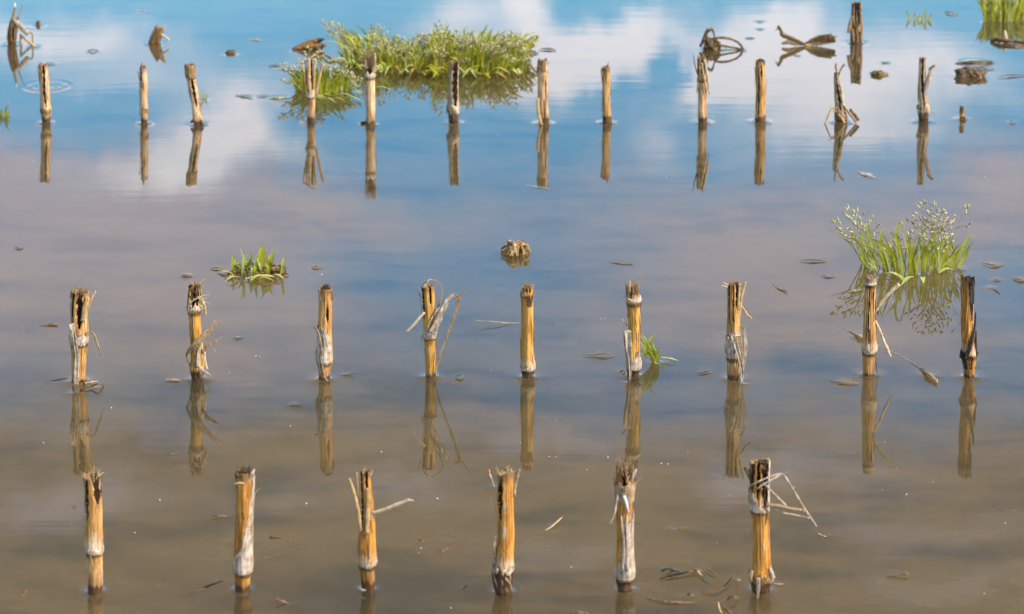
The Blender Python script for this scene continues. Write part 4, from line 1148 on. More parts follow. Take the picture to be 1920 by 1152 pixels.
# twisted fallen leaf and stick
R0 = ground(1513, 86)
root = empty('fallen_stalk', R0, 'twisted fallen stalk with a raised crooked end and torn fan, behind the back row', 'corn stalk')
fk = scale_at(R0)
for pts, w, th, m, nm in ((((1459, 49), (1464, 58), (1468, 66), (1478, 70), (1492, 76), (1510, 84)), [6, 6, 9, 8, 8, 5], 0.6, M_WOOD, 'stem'), (((1461, 50), (1458, 54), (1453, 58)), [3, 2, 1], 0.5, M_WOOD, 'twig'), (((1466, 82), (1478, 79), (1490, 81), (1503, 84)), [5, 9, 9, 4], 0.4, M_HUSK_B, 'husk_leaf'), (((1510, 82), (1525, 76), (1542, 71), (1560, 68)), [4, 8, 11, 10], 0.3, M_FIB_D, 'husk_leaf'), (((1511, 83), (1528, 80), (1546, 76), (1566, 72)), [4, 8, 11, 12], 0.3, M_FIB_D, 'husk_leaf'), (((1511, 82), (1522, 75), (1535, 69), (1546, 66)), [4, 7, 6, 1], 0.3, M_HUSK_B, 'husk_leaf'), (((1512, 83), (1530, 83), (1550, 80), (1566, 79)), [4, 7, 7, 2], 0.4, M_HUSK_B, 'husk_leaf'), (((1545, 71), (1558, 68), (1570, 69)), [5, 4, 2], 0.4, M_HUSK_B, 'splinter'), (((1550, 72), (1556, 66), (1559, 62)), [3, 2, 1], 0.4, M_FIB, 'splinter'), (((1508, 84), (1518, 86), (1530, 90)), [5, 5, 2], 0.4, M_SPLIT, 'splinter')):
    mb = MB(); strip(mb, [at(*p, base=R0, D=R0[1], dy=-3) for p in pts], [x / fk for x in w], th, rng=rng, rough=0.12, fold=0.2); mb.build(nm, m, root)
CONTACTS.append((R0[0], R0[1], 0.006, 0.7))

# ---------------------------------------------------------------- grass


def panicle(root, p0, p1, rng, k, size=1.0, sag=0.15, levels=5, frac=0.45, into=None, spread=1.0):
    """seed head: stalklet from p0 to p1 with side branches carrying spikelets"""
    mb = into or MB()
    p0, p1 = np.asarray(p0, float), np.asarray(p1, float)
    d = p1 - p0
    L = np.linalg.norm(d)
    bow = np.array([d[0] * 0.0, 0, L * sag * 0.3])
    C = catmull([p0, p0 + d * 0.5 + bow * 0.8 - np.array([d[0] * .08, 0, 0]), p1], 14)
    strip(mb, C[::2], [1.7 / k, 1.3 / k, 0.9 / k, 0.6 / k], 0.9, na=4, n=9)
    T = norm(C[-1] - C[-4])
    for q in range(levels):
        t = 1 - frac * (q + 0.15) / levels
        b = C[0] + 0
        i = t * 13
        i0 = min(12, int(i))
        b = C[i0] + (C[i0 + 1] - C[i0]) * (i - i0)
        bl = size * (3 + 15 * spread * (q / levels)) / k
        for sgn in (-1, 1):
            if rng.uniform() < 0.12: continue
            dirv = norm(T * 0.6 + np.array([sgn * rng.uniform(0.4, 1.0), rng.uniform(-0.6, 0.6), rng.uniform(-0.25, 0.2)]))
            e = b + dirv * bl * rng.uniform(0.7, 1.15)
            if q: strip(mb, [b, (b + e) / 2 + [0, 0, bl * .05], e], [0.9 / k, 0.6 / k], 0.9, na=3, n=4)
            for w in range(1 + (q > 0) + (q > 2) if spread < 1.3 else 1 + (q > 1)):
                pp = e - dirv * bl * 0.35 * w
                dd = norm(dirv + T * 0.4 + 0.45 * rng.normal(size=3))
                spikelet(mb, pp, dd, size * rng.uniform(7, 11) / k, size * rng.uniform(2.6, 4.2) / k, 1 if rng.uniform() < 0.75 else 2)
    spikelet(mb, C[-1], T, size * 9 / k, size * 3.4 / k, 1)
    if into is None: return mb.build('seed_head', [M_STALKLET, M_SEED, M_SEED_B], root)


def grass_clump(label, base_px, mats, group=None, seed=0):
    R = ground(*base_px)
    root = empty('grass_clump', R, label, 'grass', group)
    return R, root, scale_at(R), np.random.default_rng(seed)


def finish(root, mb, mats=(M_GRASS, M_GRASS_Y, M_GRASS_P, M_DEADGRASS)):
    if mb.c: mb.build('blades', list(mats), root)


# the big clump
R0, root, k, rng = grass_clump('long low clump of yellow-green grass full of cream seed heads, behind the back row', (815, 132), None, None, 61)
mb = MB()


def hgt(x):
    return np.interp(x, [630, 660, 700, 740, 800, 820, 845, 880, 930, 970, 1000], [40, 70, 72, 50, 52, 88, 70, 74, 72, 62, 44])


for i in range(900):
    x = 640 + 352 * rng.beta(1.25, 1.2)
    depth = rng.uniform(0, 1)
    yf = np.interp(x, [635, 680, 740, 800, 870, 930, 995], [122, 132, 138, 139, 141, 141, 136])
    y = yf - 34 * depth ** 1.2
    if rng.uniform() > np.interp(x, [635, 665, 960, 995], [.55, 1, 1, .4]): continue
    p0 = ground(x, y) - R0
    kk = scale_at(p0 + R0)
    lean = np.interp(x, [635, 700, 760, 820, 900, 1000], [-0.55, -0.30, -0.1, 0.05, 0.18, 0.5]) + rng.normal(0, 0.28)
    front_lean = -rng.uniform(0.0, 0.5) if depth < 0.35 else rng.normal(0, 0.2)
    h = hgt(x) * rng.uniform(0.32, 1.02) * (0.8 if depth < 0.2 else 1) / kk
    if rng.uniform() < 0.10: lean *= 2.4; h *= 0.6
    p1 = p0 + np.array([lean * h * 0.35, front_lean * h * 0.4, h * 0.62])
    p2 = p0 + np.array([lean * h * 0.95, front_lean * h * 0.9, h * (1 - 0.22 * abs(lean) - rng.uniform(0, .12))])
    r = rng.uniform()
    blade(mb, [p0, p1, p2], rng.uniform(2.2, 4.2) / kk, 0 if r < 0.5 else (1 if r < 0.78 else (2 if r < 0.94 else 3)), side=norm(np.array([1.0, rng.normal(0, .5), 0])))
# fallen blades lying out on the water round the edge
for i in range(60):
    x = rng.uniform(635, 990)
    y = np.interp(x, [635, 680, 740, 800, 870, 930, 995], [122, 132, 138, 139, 141, 141, 136]) + rng.uniform(-3, 3)
    p0 = ground(x, y) - R0 + [0, 0, .003]
    an = rng.uniform(-1.2, 1.2) + (math.pi if rng.uniform() < .5 else 0)
    L = rng.uniform(22, 52) / k
    e = np.array([math.cos(an), -abs(math.sin(an)) * 0.9, 0]) * L
    blade(mb, [p0, p0 + e * .5 + [0, 0, L * rng.uniform(.15, .4)], p0 + e + [0, 0, .001]], rng.uniform(4, 7) / k, int(rng.choice([0, 1, 2, 2, 3])), side=norm(np.array([e[1], -e[0], 0])))
for i in range(84):
    x = 640 + 350 * rng.beta(1.1, 1.1)
    y = np.interp(x, [635, 680, 740, 800, 870, 930, 995], [120, 128, 134, 136, 138, 138, 132]) - rng.uniform(0, 28)
    p0 = ground(x, y) - R0
    kk = scale_at(p0 + R0)
    h = hgt(x) * rng.choice([rng.uniform(0.25, 0.7), rng.uniform(0.25, 0.8), rng.uniform(0.7, 1.15)]) / kk
    lean = np.interp(x, [635, 700, 760, 820, 900, 1000], [-0.55, -0.25, 0, 0.1, 0.25, 0.55]) + rng.normal(0, 0.2)
    panicle(root, p0, p0 + np.array([lean * h * 0.8, rng.normal(0, .25) * h - 0.1 * h, h]), rng, kk, 0.9, levels=int(rng.integers(3, 6)))
# dark thatch mat at the foot
thatch = MB()
for i in range(220):
    x = rng.uniform(650, 985)
    y = np.interp(x, [650, 740, 870, 985], [126, 136, 139, 134]) - rng.uniform(0, 24)
    p0 = ground(x, y) - R0
    an = rng.uniform(0, 6.28); L = rng.uniform(8, 30) / k
    strip(thatch, [p0 + [0, 0, .002], p0 + [math.cos(an) * L / 2, math.sin(an) * L / 2, .005 + rng.uniform(0, .004)], p0 + [math.cos(an) * L, math.sin(an) * L, .001]], [2.5 / k, 3 / k, 1 / k], 0.3, na=4, n=5)
thatch.build('thatch', M_ROTLEAF, root)
finish(root, mb)
for x in range(660, 990, 22): CONTACTS.append((*ground(x, np.interp(x, [650, 740, 870, 985], [130, 139, 141, 136]))[:2], 0.006, 0.5))

# smaller clump at its left
R0, root, k, rng = grass_clump('small green grass clump with a few cream seed heads behind the frayed stalk, back row', (604, 172), None, None, 62)
mb = MB()
for i in range(210):
    x = 555 + 98 * rng.beta(1.3, 1.3); y = 181 - 9 * abs(x - 604) / 50 - rng.uniform(0, 18)
    p0 = ground(x, y) - R0
    h = rng.uniform(20, 46) / k * np.interp(x, [555, 600, 655], [.8, 1, .8])
    lean = (x - 604) / 50 * 0.55 + rng.normal(0, 0.22)
    fl = rng.uniform(-.5, .15)
    r = rng.uniform()
    blade(mb, [p0, p0 + [lean * h * .35, fl * h * .4, h * .6], p0 + [lean * h, fl * h, h * (1 - .15 * abs(lean))]], rng.uniform(3, 5.5) / k, 0 if r < .65 else (2 if r < .85 else 1))
for (x0, y0, x1, y1) in ((575, 172, 527, 122), (578, 170, 548, 128), (590, 165, 577, 92), (585, 168, 560, 115), (600, 165, 597, 112), (622, 165, 622, 130), (630, 168, 640, 115), (640, 170, 655, 140), (615, 170, 612, 126), (572, 174, 535, 150), (645, 173, 672, 150), (605, 166, 600, 100), (635, 168, 636, 135)):
    p0 = ground(x0, y0) - R0
    panicle(root, p0, plane(x1, y1, p0[1] + R0[1]) - R0, rng, k, 0.9, levels=4)
for i in range(14):
    x = rng.uniform(560, 700); y = rng.uniform(178, 190) if x < 650 else rng.uniform(140, 178)
    p0 = ground(x, y) - R0 + [0, 0, .002]; an = rng.uniform(-.8, .8); L = rng.uniform(20, 45) / k
    e = np.array([math.cos(an), -abs(math.sin(an)), 0]) * L
    blade(mb, [p0, p0 + e * .5 + [0, 0, L * .15], p0 + e], rng.uniform(3.5, 5) / k, int(rng.choice([0, 2, 3])), side=norm(np.array([e[1], -e[0], 0])))
finish(root, mb)
for x in range(562, 652, 22): CONTACTS.append((*ground(x, 176)[:2], 0.006, 0.5))

# the fanned tuft on the right
R0, root, k, rng = grass_clump('fanned bright green grass tuft with airy seed heads, right, behind the middle row', (1705, 503), None, None, 63)
mb = MB()
for i in range(105):
    t = rng.uniform(-1, 1)
    x = 1708 + 92 * t * abs(t) ** 0.15; y = 518 - 12 * abs(t) ** 2 - rng.uniform(0, 17)
    p0 = ground(x, y) - R0
    h = rng.uniform(32, 98) * (1 - 0.25 * abs(t)) / k
    lean = np.interp(t, [-1, -.5, 0, .5, 1], [-.6, -.4, -.1, .15, .42]) + rng.normal(0, .2)
    fl = rng.uniform(-.35, .2)
    cv = rng.uniform(-.1, .35)
    r = rng.uniform()
    blade(mb, [p0, p0 + [lean * h * (.45 - cv * .3), fl * h * .4, h * .58], p0 + [lean * h * (.9 + cv), fl * h, h * (1 - .15 * abs(lean) - .15 * cv)]], rng.uniform(2.2, 4.0) / k, 0 if r < .6 else (1 if r < .82 else 2), n=8)
for pts, w in ((((1795, 500), (1806, 488), (1813, 470), (1800, 462)), 7), (((1760, 505), (1790, 480), (1803, 462)), 8), (((1640, 470), (1629, 435), (1626, 414)), 6), (((1612, 482), (1625, 500), (1642, 508)), 6), (((1655, 500), (1650, 450), (1657, 424)), 6), (((1735, 505), (1742, 460), (1770, 420)), 7), (((1690, 506), (1680, 440), (1690, 416), (1700, 445)), 6)):
    P = [plane(px, py, R0[1] - .02) - R0 for px, py in pts]
    blade(mb, P, w * .75 / k, 0, n=10)
for (x0, y0, x1, y1, lv) in ((1645, 500, 1568, 418, 6), (1650, 503, 1590, 396, 7), (1660, 502, 1603, 400, 5), (1640, 498, 1600, 440, 3), (1728, 505, 1732, 384, 6), (1745, 505, 1751, 388, 6), (1740, 505, 1766, 400, 6), (1770, 500, 1812, 392, 4), (1672, 505, 1676, 455, 5), (1682, 508, 1668, 470, 4), (1680, 510, 1672, 490, 3), (1765, 505, 1760, 430, 5), (1752, 505, 1742, 420, 5), (1755, 505, 1768, 450, 5), (1720, 506, 1722, 430, 3), (1745, 508, 1752, 470, 3)):
    p0 = ground(x0, y0) - R0
    panicle(root, p0, plane(x1, y1, R0[1] + rng.uniform(-.05, .03)) - R0, rng, k, 1.3, levels=max(3, lv - 1), sag=0.2, spread=1.7, frac=0.55)
for (x0, y0, x1, y1) in ((1690, 520, 1655, 514), (1680, 516, 1696, 530), (1728, 520, 1732, 532), (1715, 519, 1690, 535), (1640, 503, 1622, 494), (1760, 512, 1790, 507)):
    p0 = ground(x0, y0, .002) - R0; p1 = ground(x1, y1, .002) - R0
    blade(mb, [p0, (p0 + p1) / 2 + [0, 0, .006], p1], 9 / k, 2, side=norm(np.array([(p1 - p0)[1], -(p1 - p0)[0], 0])))
finish(root, mb)
for x in range(1630, 1800, 24): CONTACTS.append((*ground(x, 518 - 12 * (abs(x - 1708) / 92) ** 2)[:2], 0.006, 0.5))

# short-bladed tuft on the left
R0, root, k, rng = grass_clump('short tuft of stubby green grass blades among floating brown leaves, left, behind the middle row', (482, 514), None, None, 64)
mb = MB()
BL = [(437, 513, 437, 475, 7), (443, 508, 446, 492, 5), (450, 510, 451, 465, 6), (447, 512, 453, 500, 4), (455, 519, 458, 477, 7), (462, 508, 470, 472, 8), (466, 505, 459, 488, 5), (472, 518, 473, 500, 6), (478, 520, 477, 498, 7), (470, 516, 481, 478, 6), (484, 512, 480, 485, 5), (489, 510, 484, 480, 5), (490, 505, 492, 462, 8), (495, 508, 488, 453, 6), (497, 506, 494, 458, 7), (501, 512, 497, 495, 6), (503, 520, 497, 492, 8), (503, 505, 509, 476, 5), (508, 510, 505, 488, 5), (506, 512, 511, 472, 7), (509, 506, 510, 467, 4), (528, 518, 532, 480, 7), (445, 506, 440, 486, 4), (460, 512, 452, 490, 4), (480, 508, 488, 490, 4), (498, 512, 504, 478, 6), (457, 515, 444, 495, 5), (493, 515, 486, 490, 5)]
for (x0, y0, x1, y1, w) in BL:
    p0 = ground(x0, y0) - R0
    D = p0[1] + R0[1]
    p2 = plane(x1, y1, D + rng.uniform(-.01, .01)) - R0
    b = rng.uniform(-.12, .12) * (p2[2])
    blade(mb, [p0, (p0 + p2) / 2 + [b, -.004, .004], p2], w * .78 / k, int(rng.choice([0, 0, 0, 2])), n=8)
for (x0, y0, x1, y1, w, m) in ((450, 520, 421, 529, 8, 2), (460, 523, 530, 522, 10, 2), (470, 526, 500, 518, 8, 2), (505, 518, 535, 524, 8, 3), (438, 516, 420, 516, 8, 3), (480, 524, 515, 528, 8, 3)):
    p0 = ground(x0, y0, .003) - R0; p1 = ground(x1, y1, .002) - R0
    blade(mb, [p0, (p0 + p1) / 2 + [0, 0, .006], p1], w / k, m, side=norm(np.array([(p1 - p0)[1], -(p1 - p0)[0], 0])))
th = MB()
for i in range(70):
    p0 = ground(rng.uniform(438, 528), rng.uniform(503, 520)) - R0
    an = rng.uniform(0, 6.28); L = rng.uniform(8, 26) / k
    strip(th, [p0 + [0, 0, .001], p0 + [math.cos(an) * L / 2, math.sin(an) * L / 2, rng.uniform(.003, .010)], p0 + [math.cos(an) * L, math.sin(an) * L, .001]], [3 / k, 4 / k, 1 / k], 0.3, na=4, n=5)
th.build('thatch', M_ROTLEAF, root)
mb2 = MB()
strip(mb2, [ground(522, 508) - R0, ground(518, 503, .008) - R0, ground(512, 506, .012) - R0, ground(505, 508, .003) - R0], [5 / k, 9 / k, 8 / k, 3 / k], .2, rng=rng, rough=.2)
mb2.build('dead_leaf', M_HUSK_B, root)
finish(root, mb)
for x in range(440, 535, 20): CONTACTS.append((*ground(x, 520)[:2], 0.005, 0.5))

# tuft leaning on the sixth middle stalk
R0, root, k, rng = grass_clump('small pale green grass tuft leaning left against the fibre-topped stalk, middle row', (1233, 681), None, None, 65)
mb = MB()
for (x1, y1, x2, y2, w) in ((1215, 655, 1199, 622, 5), (1220, 650, 1204, 626, 5), (1216, 662, 1200, 640, 4), (1218, 668, 1200, 648, 5), (1225, 660, 1212, 634, 4), (1228, 655, 1222, 640, 4), (1232, 660, 1222, 640, 4), (1222, 672, 1202, 655, 5), (1219, 640, 1230, 626, 4), (1213, 668, 1198, 662, 4), (1226, 668, 1210, 645, 5), (1212, 660, 1203, 636, 4), (1234, 664, 1226, 645, 4)):
    p0 = ground(1230 + rng.uniform(-6, 6), 680 + rng.uniform(-5, 3)) - R0
    D = R0[1] - .005
    blade(mb, [p0, plane(x1, y1, D) - R0, plane(x2, y2, D) - R0], w * 1.1 / k, int(rng.choice([0, 2, 2])), n=8)
blade(mb, [ground(1240, 670, .003) - R0, ground(1258, 672, .006) - R0, ground(1273, 677, .001) - R0], 6 / k, 2, side=np.array([0, 1.0, 0]))
blade(mb, [ground(1228, 680, .003) - R0, ground(1236, 684, .004) - R0, ground(1240, 689, .001) - R0], 6 / k, 2, side=np.array([.5, .5, 0]))
finish(root, mb)
CONTACTS.append((*ground(1232, 682)[:2], 0.008, 0.6))

# top right tuft, small sprouts
R0, root, k, rng = grass_clump('upright green grass tuft cut by the top right corner of the picture', (1880, 40), None, None, 66)
mb = MB()
for i in range(130):
    x = 1846 + 78 * rng.uniform(); y = 41 - rng.uniform(0, 14)
    p0 = ground(x, y) - R0
    h = rng.uniform(22, 52) / k
    lean = (x - 1880) / 40 * .3 + rng.normal(0, .2)
    blade(mb, [p0, p0 + [lean * h * .4, rng.normal(0, .1) * h, h * .6], p0 + [lean * h, rng.normal(0, .15) * h, h]], rng.uniform(3, 5.5) / k, int(rng.choice([0, 0, 1, 2])))
for (x0, x1, y1) in ((1858, 1858, 0), (1872, 1870, -8), (1890, 1896, -5), (1905, 1912, -12), (1865, 1842, 2)):
    p0 = ground(x0, 36) - R0
    panicle(root, p0, plane(x1, y1, p0[1] + R0[1]) - R0, rng, k, .8, levels=4)
finish(root, mb)
for x in range(1850, 1920, 22): CONTACTS.append((*ground(x, 41)[:2], 0.006, 0.5))


def sprout(label, base, blades_, seed):
    R, root, k, rng = grass_clump(label, base, None, None, seed)
    mb = MB()
    for (x0, y0, x1, y1, w) in blades_:
        p0 = ground(x0, y0) - R
        p2 = plane(x1, y1, p0[1] + R[1]) - R
        blade(mb, [p0, (p0 + p2) / 2 + [rng.uniform(-.15, .15) * p2[2], 0, .1 * p2[2]], p2], w / k, int(rng.choice([0, 0, 2])))
    finish(root, mb)
    CONTACTS.append((R[0], R[1], 0.003, .5))


sprout('sparse row of thin green grass sprouts at the top right, left of the corner tuft', (1725, 38),
       [(1704, 37, 1699, 20, 3), (1713, 37, 1716, 22, 3), (1718, 38, 1712, 26, 3), (1720, 38, 1724, 28, 3), (1730, 38, 1728, 26, 3), (1735, 38, 1738, 18, 4), (1741, 38, 1745, 25, 3), (1738, 39, 1750, 27, 3), (1708, 38, 1703, 30, 2), (1727, 39, 1720, 30, 3)], 67)
sprout('little green grass sprout cut by the left edge of the picture', (6, 216),
       [(0, 218, -3, 196, 4), (4, 219, 3, 205, 4), (8, 219, 8, 208, 4), (10, 220, 14, 203, 3), (9, 220, 20, 192, 2.5), (12, 219, 18, 206, 3), (2, 220, -2, 206, 4), (14, 217, 19, 211, 3)], 68)
sprout('two thin green blades standing beside the leaning stalk, back row', (380, 185),
       [(378, 185, 374, 164, 2.5), (382, 185, 378, 172, 2), (384, 186, 388, 174, 2.5), (386, 186, 386, 178, 2)], 69)

# ---------------------------------------------------------------- things floating on or sticking out of the water


def floater(name, label, cat, pts, widths, mat, th=0.25, z=0.002, lift=None, group=None, contact=0.5, rough=0.2, fold=0.2, seed=1):
    """flat leaf or twig lying on the water: (x, y[, height m]) in picture units; widths measured on the water plane"""
    rng = np.random.default_rng(seed + int(pts[0][0]) * 7 + int(pts[0][1]))
    P = np.array([ground(p[0], p[1], p[2] if len(p) > 2 else z) for p in pts])
    O = P.mean(0); O[2] = 0
    k = scale_at(O)
    d = P[-1] - P[0]
    side = norm(np.array([d[1], -d[0], 0.0]) + 1e-9)
    P[:, 2] = np.where(P[:, 2] < 0, P[:, 2] * .3, P[:, 2])
    if name == 'sunken_stick': P[:, 2] -= .0004; mat = M_WOOD
    widths = np.interp(np.linspace(0, 1, 11), np.linspace(0, 1, len(widths)), widths) * rng.uniform(.55, 1.2, 11)
    mb = MB()
    strip(mb, P - O, [w * (0.6 if name in ('floating_twig', 'raft_twig') else 0.9 if name == 'sunken_stick' else 0.62) / k for w in widths], th, side=side, na=10, n=max(8, 5 * len(pts)), rng=rng, rough=rough * 1.5, fold=fold)
    ob = mb.build(name, mat)
    ob.location = O
    tag(ob, label, cat, group)
    if contact: CONTACTS.append((O[0], O[1], max(0.002, 0.4 * max(widths) / k), contact))
    return ob


def clod(label, x, y, w, h, d, mat, seed, extra=0, name='mud_clod', cat='clod'):
    O = ground(x, y)
    k = scale_at(O)
    rng = np.random.default_rng(seed)
    mb = MB()
    lump(mb, (0, 0, 0), np.array([w, d, h]) / k, rng, rough=.45, nu=26, nv=14)
    if extra:
        for i in range(extra):
            lump(mb, np.array([rng.uniform(-.8, .8) * w, rng.uniform(-.6, .6) * d, rng.uniform(0.1, .6) * h]) / k, np.array([w, d, h]) / k * rng.uniform(.25, .45), rng, rough=.5, nu=14, nv=9)
    ob = mb.build(name, mat)
    ob.location = O
    tag(ob, label, cat)
    CONTACTS.append((O[0], O[1], w * .8 / k, .6))
    return ob


# husk clump in the middle
R0 = ground(966, 472)
root = empty('husk_clump', R0, 'crumpled tawny husk clump floating alone in the middle of the water', 'husk')
k = scale_at(R0); rng = np.random.default_rng(71)
mb = MB(); lump(mb, np.array([0, 0, 4]) / k, np.array([19, 16, 8]) / k, rng, rough=.5); mb.build('husk_core', M_WOOD, root)
for i in range(34):
    x0, y0 = rng.uniform(948, 985), rng.uniform(464, 474)
    p0 = plane(rng.uniform(950, 984), rng.uniform(453, 464), R0[1] - .004 * rng.uniform(-1, 3)) - R0
    an = rng.uniform(0, 6.28)
    e = ground(966 + 27 * math.cos(an), 472 + 9 * math.sin(an), rng.uniform(0, .008)) - R0
    m_ = (p0 + e) / 2 + [0, -.004, .006]
    mb = MB()
    strip(mb, [p0, m_, e], np.array([6, 8, 2.5]) * rng.uniform(.5, 1.1) / k, .18, rng=rng, rough=.2, fold=.3, na=6)
    mb.build('husk_leaf', [M_SPLIT, M_SPLIT, M_HUSK_B, M_ROTLEAF][int(rng.integers(0, 4))], root)
CONTACTS.append((R0[0], R0[1], .018, .9))

# orange-tipped twig standing in the water
R0 = ground(928, 914)
root = empty('budding_twig', R0, 'thin grey twig with an orange tip slanting out of the water, near row', 'twig')
k = scale_at(R0)
mb = MB(); strip(mb, [np.array([0, 0, -.004]), plane(923, 902, R0[1]) - R0, plane(917.5, 887, R0[1]) - R0], [2.6 / k, 2.4 / k, 3 / k], .9); mb.build('stem', M_HUSK, root)
mb = MB(); strip(mb, [plane(918, 888, R0[1]) - R0, plane(917, 884, R0[1]) - R0, plane(917.2, 881, R0[1]) - R0], [3 / k, 5 / k, 2.5 / k], .9); mb.build('bud', M_ORANGE, root)
CONTACTS.append((R0[0], R0[1], .0015, .5))

# thin curved husk tip by the middle stalk
floater('husk_strip', 'thin pale husk strip rising from the water left of the plain golden stalk', 'husk', [(892, 601, .010), (910, 602, .007), (935, 604, .005), (958, 606, .001), (1000, 609, -.006)], [3, 4, 7, 6, 3], M_HUSK_B, .3, contact=0)
floater('sunken_husk', 'dark sunken husk tip right of the plain golden stalk', 'husk', [(995, 609, -.004), (1020, 609, -.002), (1041, 606, .001)], [5, 6, 3], M_WOOD, .3, contact=0)

